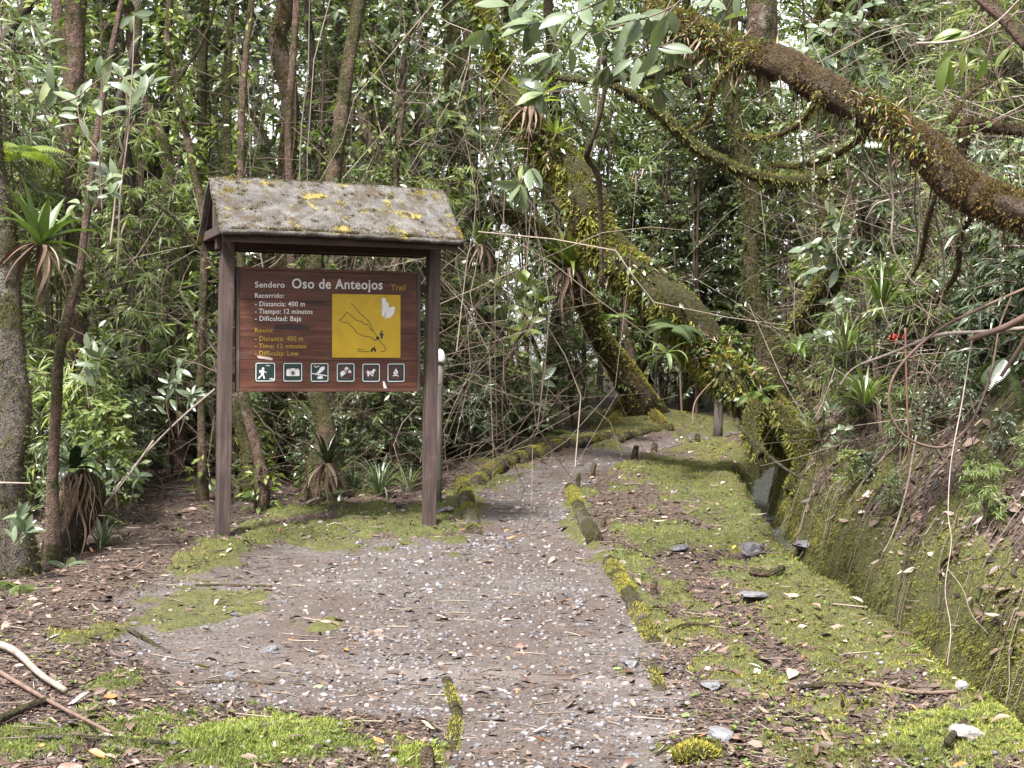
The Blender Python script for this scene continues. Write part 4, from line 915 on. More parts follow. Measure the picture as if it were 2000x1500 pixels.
scatter('broad', 20, 0, 0, 21, 28, 1.15, W4, None, W4x); scatter('fine', 22, 0, 0, 21, 28, 1.15, W4, None, W4x); scatter('yell', 6, 0, 0, 22, 29, 1.2, W4, None, W4x); gapx = lambda y: (.08 * y, .22 * y); scatter('fine', 12, 0, 0, 20.8, 25, 1.1, W4, None, gapx); scatter('broad', 10, 0, 0, 21, 26, 1.15, W4, None, gapx); scatter('bush', 8, 0, 0, 20.8, 23, 1.3, W4, None, gapx); scatter('bushd', 14, 0, 0, 20.5, 25, 1.2, W4, None, W4x); scatter('cane', 12, 0, 0, 20.5, 25, 1.2, W4, None, W4x)
off_ = lambda y: .8 if y < 11.5 else .35
bankok = lambda x, y: x > float(lip(y)) + DW + off_(y)
bx = lambda y: (float(lip(y)) + DW + off_(y), max(float(lip(y)) + DW + 1.5, .37 * y))
scatter('cane', 18, 0, 0, 11, 17.5, .85, W2, bankok, bx); scatter('fine', 18, 0, 0, 12, 19, .9, W2, bankok, bx); scatter('broad', 6, 0, 0, 13, 20, 1., W2, bankok, bx)
scatter('bamb', 34, 0, 0, 9.6, 17, .85, W2, bankok, bx); scatter('bushd', 48, 0, 0, 9.4, 17, .85, W2, bankok, bx); scatter('bush', 10, 0, 0, 10, 15, .75, W2, bankok, bx); scatter('large', 5, 0, 0, 11, 14, .7, W2, bankok, bx)
low = lambda y: (float(lip(y)) + DW + .12, float(lip(y)) + DW + 1.0)
for kk in ('bushd', 'bush', 'bamb'): scatter(kk, 12, 0, 0, 8.2, 15, .32, 'low on the slope above the channel', None, low)
lx = lambda y: (-.36 * y, -.25 * y)
scatter('bushd', 9, 0, 0, 11.2, 13.4, .8, W3, None, lx); scatter('bamb', 5, 0, 0, 11.2, 13.4, .9, W3, None, lx); scatter('bush', 6, 0, 0, 11.6, 13.4, .8, W3, None, lx); scatter('cane', 4, 0, 0, 12, 13.4, .9, W3, None, lx)
for a, b, Y, k, s in ((990, 700, 17.2, 'bush', 1.5), (930, 760, 16.6, 'bushd', 1.1), (1040, 760, 18.2, 'bush', 1.1), (1120, 780, 19.5, 'bushd', 1.2), (1060, 790, 18.6, 'bushd', .9), (920, 820, 16, 'bamb', .8)):
    x = float(P(a, b, Y)[0]); put(k, x, Y, s, 'right of the sign')
# far wall of forest that reads as one mass
def far_mass():
    G_ = Geo(); n = 80000
    y = rng.uniform(24, 38, n); x = rng.uniform(-.40, .40, n) * y; z = rng.uniform(0, 1, n) ** .8 * 12.5
    cl = fbm(x * .7, z * .7 + y * .3, 55, 3); k = cl > -.10 + .055 * (z / 9); x, y, z = x[k], y[k], z[k]; n = len(x)
    pos = np.stack([x, y, base_h(y) + z], 1)
    d = rng.normal(0, 1, (n, 3)); d[:, 2] = d[:, 2] * .5 - .2
    inst(G_, T_leaf, pos, frames(d, (0, -.5, .8), rng.normal(0, .7, n)), rng.uniform(.12, .26, n), np.clip(rng.normal(.6, .22, n), 0, 1))
    o = link('far_forest_foliage', G_.mesh('far_forest_foliage'), M_leaf_yel); o['kind'] = 'stuff'
    tag(o, 'distant green forest foliage closing the view behind all trees', 'foliage')
far_mass()
# tangle of thin stems and twigs
def tangle(n, box, name, label, lmin=.5, lmax=2.2, steep=.6, tint=(.1, .9), rs=1.):
    G_ = Geo()
    for _ in range(n):
        x, y, z = box()
        L = random.uniform(lmin, lmax); d = unit(np.array([random.gauss(0, 1), random.gauss(0, .6), random.gauss(0, 1) * steep + random.choice((0, 1)) * steep]))
        p0 = np.array([x, y, z]); b = rng.normal(0, .24 * L / rs ** 2, (2, 3))
        r = random.uniform(.0015, .0048) * rs; V, Fc, _, _ = tube([p0, p0 + d * L * .35 + b[0] * .6, p0 + d * L * .7 + b[1], p0 + d * L], [r, r, r * .8, r * .4], 3, 7, cap=False)
        G_.add(V, Fc, random.uniform(*tint))
    o = link(name, G_.mesh(name), M_twig); o['kind'] = 'stuff'; tag(o, label, 'twigs')
def box_left():
    y = random.uniform(12.8, 19); x = random.uniform(-.37 * y, .0 * y)
    return x, y, hq(x, y) + random.uniform(0, 5.0) * random.random()
def box_back():
    y = random.uniform(13.5, 22); x = random.uniform(-.37 * y, .03 * y)
    return x, y, hq(x, y) + random.uniform(-.2, 2.5)
def box_right():
    y = random.uniform(10, 17); x = random.uniform(float(lip(y)) + DW + .3, .37 * y)
    return x, y, hq(x, y) + random.uniform(0, 4) * random.random()
tangle(330, box_back, 'slender_stems', 'slender pale upright stems standing close together behind the sign', 2.2, 4.5, 3.2, (.4, 1), 1.7); tangle(1700, box_left, 'undergrowth_twigs', 'tangle of thin bare stems in the undergrowth behind the sign', tint=(.0, .8)); tangle(1700, box_right, 'bank_twigs', 'tangle of thin pale twigs and roots over the right bank', .3, 1.6, .8, (.0, .9))

# ------------------------------------------------------------ bromeliads, strap plants, ferns
def rosette(name, at, n, L, w, label, mat, cat, up_=(.5, 1.6), droop=(.3, .9), skirt=0, skirtL=.3, tilt=(0, 0), flower=False, leafobj=True, tint=(.2, .9), group=None, seg=7):
    o = empty(name, at, label, cat, group, (tilt[0], tilt[1], 0))
    G_ = Geo()
    for i in range(n):
        a = i * 2.4 + random.gauss(0, .2); f = i / max(1, n - 1)
        V, Fc = strap_t(w / L * random.uniform(.8, 1.15), seg, droop[0] + (droop[1] - droop[0]) * (1 - f) + random.gauss(0, .08), up_[0] + (up_[1] - up_[0]) * f)
        V = V * L * random.uniform(.75, 1.1); V[:, 0] += .015
        c, s = math.cos(a), math.sin(a); V = np.stack([V[:, 0] * c - V[:, 1] * s, V[:, 0] * s + V[:, 1] * c, V[:, 2]], 1)
        t = random.uniform(*tint)
        if leafobj:
            link('leaf', mesh_from('leaf', V, Fc, np.full(len(V), t)), mat, o)
        else: G_.add(V, Fc, t)
    if not leafobj: link('leaves', G_.mesh('leaves'), mat, o)
    if skirt:
        S = Geo()
        for i in range(skirt):
            a = random.uniform(0, 6.28); l = skirtL * random.uniform(.5, 1.1); r0 = random.uniform(.02, .07)
            V, Fc = strap_t(random.uniform(.05, .11), 7, random.uniform(.2, .55), -random.uniform(.2, 2.2)); V = V * l; V[:, 1] += random.gauss(0, .12) * V[:, 0] + .02 * np.sin(V[:, 2] * 14 + i)
            c, s = math.cos(a), math.sin(a); V = np.stack([(V[:, 0] + r0) * c - V[:, 1] * s, (V[:, 0] + r0) * s + V[:, 1] * c, V[:, 2]], 1)
            S.add(V, Fc, random.uniform(.1, .9))
        link('dead_leaf_skirt', S.mesh('dead_leaf_skirt'), M_straw, o)
    if flower:
        V, Fc, _, _ = tube([(0, 0, 0), (.02, 0, L * .5), (.04, 0, L * .95)], [.012, .014, .008], 7, 6); link('flower_stalk', mesh_from('flower_stalk', V, Fc), M_flower_d, o)
        for i in range(9):
            a = i * 2.1; V, Fc = leaf_t(.42, 2, .2, .35); V = V * random.uniform(.16, .24); c, s = math.cos(a), math.sin(a)
            V = np.stack([V[:, 0] * c - V[:, 1] * s + .03, V[:, 0] * s + V[:, 1] * c, V[:, 2] + L * (.5 + .05 * i)], 1); link('bract', mesh_from('bract', V, Fc), M_flower, o)
    return o
M_flower = plain('pink_bract', (.62, .13, .15), .5, .3, 12, .4, 0); M_flower_d = plain('dark_red_stalk', (.16, .03, .03), .6, .3, 20, .3, 0)
rosette('bromeliad', P(78, 478, 9.75), 13, .46, .10, 'large green bromeliad with broad upright leaves on the lichen trunk', M_brom, 'bromeliad', (.3, 2.6), (.15, .7), 26, .45, (0, .15), tint=(.1, .55))
rosette('bromeliad', P(1116, 522, 18.3), 32, .74, .095, 'bromeliad with pink flower spike above a skirt of dead leaves', M_brom, 'bromeliad', (.2, 2.2), (.4, .9), 46, .62, flower=True, tint=(.6, 1))
rosette('bromeliad', P(1040, 205, 14.9), 18, .44, .06, 'yellow green bromeliad perched high on the leaning trunk', M_leaf_yel, 'bromeliad', (.3, 2.2), (.2, .6), 18, .5, tint=(.2, .8))
rosette('bromeliad', P(1084, 262, 14.9), 12, .24, .04, 'small yellow bromeliad below the larger yellow green one', M_leaf_yel, 'bromeliad', (.5, 2.4), (.1, .4), 8, .2, tint=(.5, 1))
rosette('bromeliad', P(938, 478, 15.6), 12, .30, .06, 'upright bright green bromeliad beside the roof corner', M_brom, 'bromeliad', (1, 4), (.05, .3), 16, .4, tint=(.3, .8))
rosette('bromeliad', P(142, 915, 10.7), 12, .36, .075, 'dark bromeliad with drooping leaves on a black stump', M_brom_dark, 'bromeliad', (.1, 1.6), (.7, 1.6), 0, tint=(.2, .9))
rosette('bromeliad', P(640, 905, 12.5), 14, .34, .05, 'dark bromeliad growing at the foot of the shaggy trunk', M_brom_dark, 'bromeliad', (.5, 3), (.2, .7), 34, .36, tint=(.3, 1))
rosette('bromeliad', P(1310, 150, 10.4), 9, .18, .03, 'small strap leaved bromeliad on the level mossy branch', M_brom, 'bromeliad', (.4, 2), (.5, 1), 0, tint=(.4, .9))
rosette('bromeliad', P(1252, 330, 13.6), 14, .34, .05, 'pale strap plant hanging in the gloom right of the liana', M_leaf_pale, 'strap plant', (.1, 1.6), (.8, 1.7), 6, .3)
rosette('bromeliad', P(1560, 690, 11.8), 12, .30, .035, 'slim strap plant growing out of the thicket over the channel', M_brom, 'strap plant', (.2, 1.6), (.8, 1.5), 4, .3)
for a, b, Y, n, L, lab in ((1722, 600, 10.6, 46, .55, 'large clump of arching strap grass on the right bank'), (1690, 790, 10.2, 34, .34, 'smaller tuft of strap grass below the large clump'), (1650, 690, 11.2, 30, .4, 'strap grass tuft in shade beside the thin upright rod'), (742, 905, 13.4, 50, .42, 'pale grass clump in light under the sign panel'), (800, 880, 13.8, 34, .36, 'grass tuft beside the pale clump under the sign panel'), (690, 880, 13.7, 30, .36, 'grass tuft between the dark bromeliad and the pale clump'), (905, 850, 16.2, 24, .3, 'grassy tuft at the foot of the mossy trunk right of the sign'), (200, 1010, 10.9, 26, .3, 'dark grassy tuft right of the black stump')):
    p = P(a, b, Y); z = p[2] if a > 1500 else hs1(p[0], Y)
    rosette('grass_clump', (p[0], Y, z), n, L, .022, lab, M_leaf if a > 1500 else M_leaf_pale, 'grass clump', (.5, 4), (.5, 1.2), 0, leafobj=False, tint=(.3, 1), seg=6)
# stump under the dark bromeliad, its near-black colour stands in for shaded depth
tree([(146,1085,44),(150,1030,36),(140,970,38),(142,925,24)], 10.8, 10.8, 'stump blackened to read as a shaded void hung with dead straw left of the sign', bark_mat('shade_black_wood', (.008, .006, .005), (.03, .022, .017), .3), 1500, .03, None, 0, .3, bump_=.5, name='tree_stump', cat='stump', flare=1.1)
o_ = bpy.data.objects.new('dead_straw', None); COL.objects.link(o_); p_ = P(143, 925, 10.62); o_.location = [float(v) for v in p_]; tag(o_, 'long dead brown leaves hanging down the black stump', 'dead leaves')
for i in range(46):
    a = random.uniform(3.0, 6.4); l = random.uniform(.12, .62); V, Fc = strap_t(random.uniform(.02, .05), 8, random.uniform(-.25, .3), -random.uniform(2.5, 9)); V = V * l
    c, s = math.cos(a), math.sin(a); r0 = random.uniform(.06, .16); V[:, 1] += .03 * np.sin(V[:, 2] * 12 + i) + random.gauss(0, .15) * V[:, 0]; V = np.stack([(V[:, 0] + r0) * c - V[:, 1] * s, (V[:, 0] + r0) * s + V[:, 1] * c + .16, V[:, 2] + random.uniform(-.15, .05)], 1)
    link('straw', mesh_from('straw', V, Fc, np.full(len(V), random.uniform(.2, .8))), M_straw, o_)
def frond_geo(L, np_, w, droop=.5, r_=None):
    G_ = Geo(); x = z = 0; a = .7; pts = []
    for i in range(np_ + 1):
        t = i / np_; pts.append((x, 0, z)); x += math.cos(a) * L / np_; z += math.sin(a) * L / np_; a -= droop * 2 / np_
    pts = np.array(pts); V, Fc, _, _ = tube(pts, np.linspace(.004, .001, len(pts)), 4, cap=False); G_.add(V, Fc, .3)
    T = leaf_t(.26, 2, .15, .25, .35)
    for i in range(2, np_):
        t = i / np_; l = w * math.sin(math.pi * min(1, t ** .75)) + .012
        for s in (-1, 1):
            inst(G_, T, pts[i][None], frames(np.array([[.35, s, -.12]])), np.array([l]), np.array([random.uniform(.35, .75)]))
    return G_
def fern(at, n, L, label, mat=M_leaf, el=(0, .3), az=None):
    o = empty('fern', at, label, 'fern')
    for i in range(n):
        f = link('frond', frond_geo(L * random.uniform(.75, 1.1), 22, L * .22, random.uniform(.5, 1)).mesh('frond'), mat, o)
        a = (i * 6.28 / n + random.gauss(0, .3)) if az is None else az[i % len(az)]; f.rotation_euler = (random.gauss(0, .15), random.uniform(*el), a)
def gz(px, py, Y): p = P(px, py, Y); return (p[0], Y, hs1(p[0], Y) - .01)
fern(gz(40, 1150, 9.5), 4, .42, 'fern with long arching frond over the litter left of the trail', M_leaf, az=[-.1, .6, 2.6, -1.2])
fern(gz(130, 1100, 10.2), 3, .18, 'small upright fern at the foot of the black stump', M_leaf_pale, (-.5, 0), az=[1.5, .3, 2.8])
fern(gz(1060, 800, 18.6), 7, .55, 'spreading fern in the undergrowth beyond the sign', M_leaf)
fern(P(35, 300, 11.4), 7, .5, 'bright yellow green fern fronds above the large bromeliad', M_leaf_yel)
fern(P(1320, 640, 14.2), 9, .42, 'dark fern tuft growing on the great leaning trunk', M_leaf_dark, (-.2, .8))
fern(P(1480, 770, 14.2), 8, .34, 'leafy fern on the low end of the great leaning trunk', M_leaf, (-.3, .8))
fern(P(1540, 815, 14.0), 8, .34, 'pale green fern over the channel end of the leaning trunk', M_leaf_pale, (-.3, .9))
fern(P(1200, 620, 17.5), 6, .3, 'little fern on the golden moss trunk', M_leaf)
fern(P(1960, 700, 9.4), 5, .4, 'long hanging fern on the bank beneath the dead branches', M_leaf_dark, (.8, 1.4))
# hanging broad leaves below the fern on the leaning trunk
rosette('bird_nest_fern', P(1300, 690, 13.9), 10, .36, .055, 'pale tongue leaved fern hanging from the leaning trunk', M_leaf_pale, 'fern', (-.6, 1), (.6, 1.4), 0, tint=(.3, .9))
# epiphytes along the great leaning trunk, the golden trunk and the bough
def epiphytes(pts, rad, n, ls, name, label, mat, tmpl=T_leaf3, f0=0., f1=1., seed=5, sd=.6):
    G_ = Geo(); i = rng.integers(int(f0 * (len(pts) - 1)), max(1, int(f1 * (len(pts) - 1))), n); f = rng.uniform(0, 1, n)[:, None]
    ax = unit(pts[i + 1] - pts[i]); c = pts[i] * (1 - f) + pts[i + 1] * f; d = rng.normal(0, 1, (n, 3)); d[:, 1] -= .5; d = unit(d - ax * (d * ax).sum(1)[:, None])
    k = fbm(c[:, 0] * 3, c[:, 2] * 3 + d[:, 0], 66, 3) > .02; c, d, i = c[k], d[k], i[k]; n = len(c)
    dd = d + rng.normal(0, sd, (n, 3)); dd[:, 2] -= .2
    inst(G_, tmpl, c + d * rad[i][:, None] * rng.uniform(.95, 1.4, n)[:, None], frames(dd, roll=rng.normal(0, .5, n)), rng.uniform(.6, 1.3, n) * ls, rng.uniform(.15, 1, n))
    o = link(name, G_.mesh(name), mat); o['kind'] = 'stuff'; tag(o, label, 'foliage')
epiphytes(TB, TBr, 2000, .085, 'epiphyte_leaves', 'small epiphyte leaves growing all along the great leaning trunk', M_leaf)
epiphytes(TB, TBr, 800, .08, 'epiphyte_leaves', 'dark strap epiphytes on the low half of the great leaning trunk', M_leaf_dark, T_leaf3, 0, .5)
epiphytes(TB, TBr, 1500, .11, 'dead_epiphytes', 'brown dead tufts clinging to the great leaning trunk', M_straw, T_narrow, .1, .8)
epiphytes(TC, TCr, 420, .08, 'epiphyte_leaves', 'small leaves growing on the golden moss trunk', M_leaf)
epiphytes(TA, TAr, 1100, .045, 'epiphyte_leaves', 'tiny bright leaves sprouting along the orange mossy bough', M_leaf_pale, T_leaf)
epiphytes(TA, TAr, 4200, .042, 'bough_moss_tufts', 'yellow green moss tufts clothing the top of the orange bough', M_moss, T_narrow, 0, 1)
epiphytes(TA, TAr, 500, .09, 'dead_epiphytes', 'pale dead tufts and rootlets clinging to the orange bough', M_straw, T_narrow, 0, 1)
# hanging moss under boughs
def hang(pts, rad, n, L, name, label, f0=0., f1=1., mat=M_moss, tt=(0, .5)):
    G_ = Geo(); i = rng.integers(int(f0 * (len(pts) - 1)), int(f1 * (len(pts) - 1)), n)
    a = rng.uniform(-1, 1, n); pos = pts[i] + np.stack([rng.normal(0, .04, n), a * rad[i], -rad[i] * np.sqrt(1 - a * a) * .9], 1)
    d = np.stack([rng.normal(0, .12, n), rng.normal(0, .12, n), -np.ones(n)], 1); l = rng.uniform(.3, 1, n) ** 1.6 * L
    inst(G_, (np.array([(0, .5, 0), (0, -.5, 0), (.5, .35, .02), (.5, -.35, .02), (1, 0, 0)]), T_blade2[1]), pos, frames(d, upv=(0, 1, 0), roll=rng.uniform(0, 6, n)), np.stack([l, np.full(n, .012), l], 1), rng.uniform(*tt, n))
    o = link(name, G_.mesh(name), mat); o['kind'] = 'stuff'; tag(o, label, 'moss')
hang(TB, TBr, 1100, .4, 'hanging_moss', 'curtain of moss hanging below the great leaning trunk', .02, .7)
hang(TA, TAr, 170, .24, 'hanging_moss', 'brown moss beard hanging below the orange mossy bough', .1, .95, M_moss_or, (0, .4))

# ------------------------------------------------------------ large leaved branches
LEAFBIG = {}
def big_leaf_mesh(k, w):
    if (k, w) not in LEAFBIG:
        V, Fc = leaf_t(w, 5, .2 + .1 * (k % 3), .12 + .12 * (k % 4), .5); V = V.copy(); V[:, 1] += .04 * np.sin(V[:, 0] * 5 + k); V = np.vstack([V]); LEAFBIG[(k, w)] = (V, Fc)
    return LEAFBIG[(k, w)]
def leafy_branch(paths, Y0, Y1, L, w, per, label, mat, name='leafy_branch', cat='branch', tipn=5, r=.006, tint=(.1, 1), droop=.25):
    base = P(*paths[0][0], Y0); o = empty(name, base, label, cat)
    meshes = []
    for k in range(6):
        V, Fc = big_leaf_mesh(k, w); meshes.append([mesh_from('leaf', V, Fc, np.full(len(V), random.uniform(*tint))) for _ in range(3)])
    for ms in meshes:
        for m_ in ms: m_.materials.append(mat)
    for path in paths:
        Ys = np.linspace(Y0, Y1, len(path)) + random.gauss(0, .15); pts = np.array([P(a, b, Y) for (a, b), Y in zip(path, Ys)])
        V, Fc, pp, rr = tube(local(pts, o.location), np.linspace(r, r * .35, len(pts)), 6, 5 * len(path), .08); link('twig', mesh_from('twig', V, Fc, np.full(len(V), random.uniform(.3, .8))), M_twig, o)
        m = len(pp); spots = [(random.uniform(.25, 1), 0) for _ in range(per)] + [(1., 1) for _ in range(tipn)]
        for (t, tip) in spots:
            i = min(m - 2, int(t * (m - 1))); ax = unit(pp[i + 1] - pp[i]); d = ax * (.8 if tip else .5) + rng.normal(0, .7, 3); d[1] *= .6; d[2] -= droop; d = unit(d)
            q = pp[min(m - 1, i + 1)]; lf = link('leaf', random.choice(random.choice(meshes)), None, o, Vector(q))
            Rm = frames(d[None], (0, -.85, .5), rng.normal(0, .55, 1))[0]; lf.rotation_euler = Matrix(Rm.tolist()).to_euler(); s = L * random.uniform(.6, 1.15); lf.scale = (s, s, s)
leafy_branch([[(1420,-60),(1300,20),(1180,60),(1080,110)], [(1300,-80),(1200,-10),(1110,30),(1030,50)], [(1250,-80),(1130,-20),(1000,10),(950,60)], [(1420,-40),(1340,60),(1250,110),(1190,130)], [(1380,-60),(1290,40),(1230,60)], [(1460,-60),(1420,20),(1390,80)], [(1200,-80),(1180,0),(1150,60)], [(1340,-60),(1260,90),(1150,170),(1060,180)], [(1300,60),(1300,120),(1290,170)]],
             8.8, 9.3, .19, .40, 9, 'overhanging branch with large pale glossy leaves above the leaning trunk', M_leaf_pale, tipn=6)
leafy_branch([[(230,520),(235,380),(250,260),(260,110),(262,30)], [(200,420),(195,300),(200,200),(195,110)], [(235,330),(250,220),(240,150)], [(230,330),(262,230),(290,170)], [(60,40),(90,110),(120,190)], [(195,300),(160,250),(150,200)], [(215,480),(225,380),(215,340)]],
             9.4, 9.6, .16, .34, 7, 'tall shoots with large grey green leaves above the big bromeliad', M_leaf_pale, 'leafy_shoots', 'shoots', 3, .007, droop=.05)
leafy_branch([[(0,110),(60,170),(90,230),(130,300),(172,372)], [(172,372),(190,385),(215,378)], [(172,372),(160,395),(150,400)], [(120,200),(150,190),(180,165),(232,130)], [(172,372),(200,360),(212,350)]],
             8.8, 9.0, .085, .5, 2, 'pale bare twig ending in whorls of thick rounded leaves', M_leaf_pale, 'leafy_twig', 'twig', 8, .006)
leafy_branch([[(1000,700),(985,620),(970,560)], [(1000,700),(1020,600),(1030,560)], [(995,690),(1040,620),(1060,590)], [(990,690),(950,610),(930,580)]], 16.2, 16.2, .2, .46, 12, 'broad leaved bush with light green whorls right of the sign', M_leaf, 'broadleaf_bush', 'bush', 6, .01, (.5, 1), .1)
leafy_branch([[(1020,830),(1010,770),(1020,720)], [(1020,830),(1050,770),(1055,740)], [(1020,830),(985,780),(975,750)]], 17.4, 17.4, .24, .4, 4, 'young plant with long pale leaves near the golden trunk', M_leaf_pale, 'young_plant', 'plant', 6, .008, (.3, .9), .1)
leafy_branch([[(2010,210),(1930,240),(1850,250),(1790,230)], [(1990,190),(1900,200),(1830,180),(1785,160)], [(1960,230),(1870,275),(1800,285)]], 8.6, 8.7, .032, .62, 30, 'thin twigs with small round leaves beside the orange bough', M_leaf, 'small_leaf_twig', 'twig', 4, .004, (.6, 1))
leafy_branch([[(1960,60),(1900,80),(1850,110)], [(2000,70),(1960,100),(1930,110)], [(1990,20),(1940,60),(1880,60)]], 8.4, 8.5, .2, .3, 2, 'broad toothed yellow green leaves hanging in the right corner', M_leaf_yel, 'corner_leaves', 'branch', 2, .006, (.2, .6))
leafy_branch([[(20,1090),(28,1060),(35,1010)], [(28,1085),(40,1050),(48,1040)]], 9.6, 9.6, .12, .34, 7, 'young broad leaf plant at the foot of the lichen trunk', M_leaf_pale, 'young_plant', 'plant', 5, .005, (.1, .7), .1)
leafy_branch([[(230,1000),(225,950),(220,915)], [(250,1000),(262,950),(270,930)], [(215,1000),(200,960),(190,940)]], 11, 11, .11, .34, 8, 'leafy seedling right of the black stump', M_leaf_pale, 'young_plant', 'plant', 6, .005, (0, .6), .1)
leafy_branch([[(175,800),(168,740),(172,690)], [(180,800),(190,730),(195,700)]], 11.6, 11.6, .15, .32, 7, 'upright shoot with long leaves behind the bare grey stem', M_leaf_pale, 'young_plant', 'plant', 6, .006, (.1, .7), .1)
leafy_branch([[(350,860),(345,780),(350,720)], [(340,860),(325,790),(330,750)], [(350,850),(370,790),(375,770)]], 12, 12, .13, .3, 8, 'slim shoot with whorled leaves left of the sign post', M_leaf_pale, 'young_plant', 'plant', 6, .006, (.1, .7), .1)
leafy_branch([[(1630,900),(1622,850),(1618,800)], [(1635,900),(1645,860),(1650,840)]], 12, 12, .085, .45, 8, 'seedling with opposite pale leaves beside the channel log', M_leaf_pale, 'young_plant', 'plant', 4, .004, (.3, .9), .05)
leafy_branch([[(1000,330),(1020,320),(1035,330)], [(1000,330),(1010,350),(1015,360)]], 12.6, 12.6, .2, .42, 2, 'drooping cluster of pale oval leaves on a thin twig', M_leaf_pale, 'leaf_cluster', 'leaves', 5, .004, (.5, 1), .8)
leafy_branch([[(780,170),(770,90),(740,20)], [(785,170),(810,90),(830,20)], [(785,190),(840,140),(880,100)], [(780,190),(720,140),(690,90)], [(785,150),(780,60),(790,-20)], [(790,200),(850,200),(890,170)], [(780,200),(730,190),(700,170)], [(790,120),(860,60),(890,20)], [(775,120),(700,60),(660,20)], [(800,80),(850,-10),(870,-60)]], 14.4, 14.4, .095, .46, 30, 'spreading crown of small dark leaves above the sign roof', M_leaf_dark, 'small_leaf_tree', 'tree', 10, .008, (.3, 1), .1)

# ------------------------------------------------------------ lianas and dead branches on the right bank
M_liana = plain('liana_bark', (.11, .07, .055), .7, .35, 18); M_pale = plain('pale_dead_wood', (.19, .155, .13), .7, .45, 14); M_rod = plain('rusty_rod', (.12, .06, .045), .7, .3, 20)
def vine(px, Y0, Y1, rpx, label, mat, name, cat, n=None):
    Ys = np.linspace(Y0, Y1, len(px)); pts = np.array([P(a, b, Y) for (a, b), Y in zip(px, Ys)])
    V, Fc, _, _ = tube(pts - pts[0], np.linspace(rpx, rpx * .6, len(px)) * .72 * Ys / F, 7, n or 8 * len(px), .1)
    tag(link(name, mesh_from(name, V, Fc, np.full(len(V), .6)), mat, None, pts[0]), label, cat)
vine([(2010,560),(1920,600),(1840,640),(1775,695),(1742,745),(1738,800),(1760,845),(1800,868),(1850,870),(1900,820),(1935,730),(1952,640),(1975,580)], 8.9, 9.2, 4.5, 'reddish liana making a wide loop over the right bank', M_liana, 'liana', 'liana')
vine([(2010,640),(1920,648),(1830,655),(1740,690),(1680,712)], 8.9, 9.4, 6, 'pale dead branch reaching left across the liana loop', M_pale, 'dead_branch', 'branch')
vine([(1680,712),(1660,725),(1640,752)], 9.4, 9.4, 2.5, 'thin forked tip of the pale dead branch', M_pale, 'dead_twig', 'twig')
vine([(2010,615),(1960,640),(1890,664)], 8.7, 8.9, 11, 'curled strip of tan bark lying on the dead branches', M_liana, 'bark_strip', 'bark')
vine([(2010,650),(1985,690),(1955,735)], 8.7, 8.8, 8, 'folded tan dead leaf sheath hanging from the dead branches', M_liana, 'bark_strip', 'bark')
vine([(1768,640),(1771,760),(1775,880),(1778,990)], 9.9, 9.9, 3.2, 'thin rusty rod standing upright in the bank', M_rod, 'metal_rod', 'rod')
vine([(1705,240),(1730,285),(1738,340),(1745,400),(1742,470),(1760,520),(1790,560)], 8.5, 8.7, 4, 'pale twig hanging down from the orange mossy bough', M_pale, 'hanging_twig', 'twig')
vine([(1762,238),(1740,285),(1735,300)], 8.5, 8.5, 4, 'short forked pale twig joining the hanging twig', M_pale, 'hanging_twig', 'twig')
vine([(1740,290),(1780,320),(1795,380),(1796,440),(1792,500)], 8.5, 8.6, 3, 'leafy thin stem drooping beside the hanging pale twig', M_pale, 'hanging_vine', 'vine')
vine([(1738,390),(1710,400),(1690,430)], 8.5, 8.6, 3, 'short curved pale offshoot of the hanging twig', M_pale, 'hanging_twig', 'twig')
vine([(1790,85),(1850,82),(1900,70),(1950,40),(1990,0)], 8.3, 8.2, 4, 'smooth pale tendril arching through the right corner', M_pale, 'tendril', 'tendril')
vine([(1900,650),(1880,780),(1858,900),(1852,1000),(1858,1060),(1846,1150),(1857,1230),(1850,1300)], 8.9, 7.9, 1.9, 'bare twig hanging over the channel wall', M_pale, 'hanging_twig', 'twig')
vine([(1850,1110),(1880,1150),(1898,1200),(1932,1240)], 8.17, 8.0, 1.2, 'thin side shoot of the twig hanging over the channel', M_pale, 'hanging_twig', 'twig')
vine([(1790,850),(1770,960),(1745,1040),(1725,1080)], 9.3, 9.4, 3.5, 'bent twig falling from the liana loop to the bank', M_pale, 'hanging_twig', 'twig')
vine([(1440,830),(1490,880),(1550,925),(1610,945)], 13.4, 12.6, 5, 'bare mossy branch slanting from the leaning trunk over the water', M_bark_g, 'slanting_branch', 'branch')
vine([(1530,745),(1562,760),(1585,800),(1600,850),(1612,880)], 13.2, 13, 6, 'smooth grey branch arching over the end of the leaning trunk', M_bark_g, 'arching_branch', 'branch')
vine([(1352,830),(1356,790),(1372,765),(1395,742)], 13.6, 13.8, 2.2, 'claw shaped brown root hanging beneath the leaning trunk', M_liana, 'hanging_root', 'root')
vine([(1600,880),(1612,920),(1618,970),(1590,1010)], 12.2, 12, 4, 'forked root dropping into the bank below the log end', M_bark_r, 'hanging_root', 'root')
vine([(300,395),(345,430),(400,500),(440,560)], 12.6, 12.8, 6, 'dark bare branch sloping toward the left sign post', M_bark, 'bare_branch', 'branch')
vine([(300,860),(250,930),(185,1010)], 11.2, 11, 3.2, 'thin straight dead cane leaning left of the sign', M_pale, 'dead_cane', 'cane')
vine([(420,760),(350,820),(280,890),(220,960)], 11.8, 11.4, 3.5, 'long straight dead cane crossing the bushes left of the sign', M_pale, 'dead_cane', 'cane')
vine([(0,943),(60,944)], 9.6, 9.6, 3.5, 'short pale broken stick poking out of the lichen trunk', M_pale, 'broken_stick', 'stick')
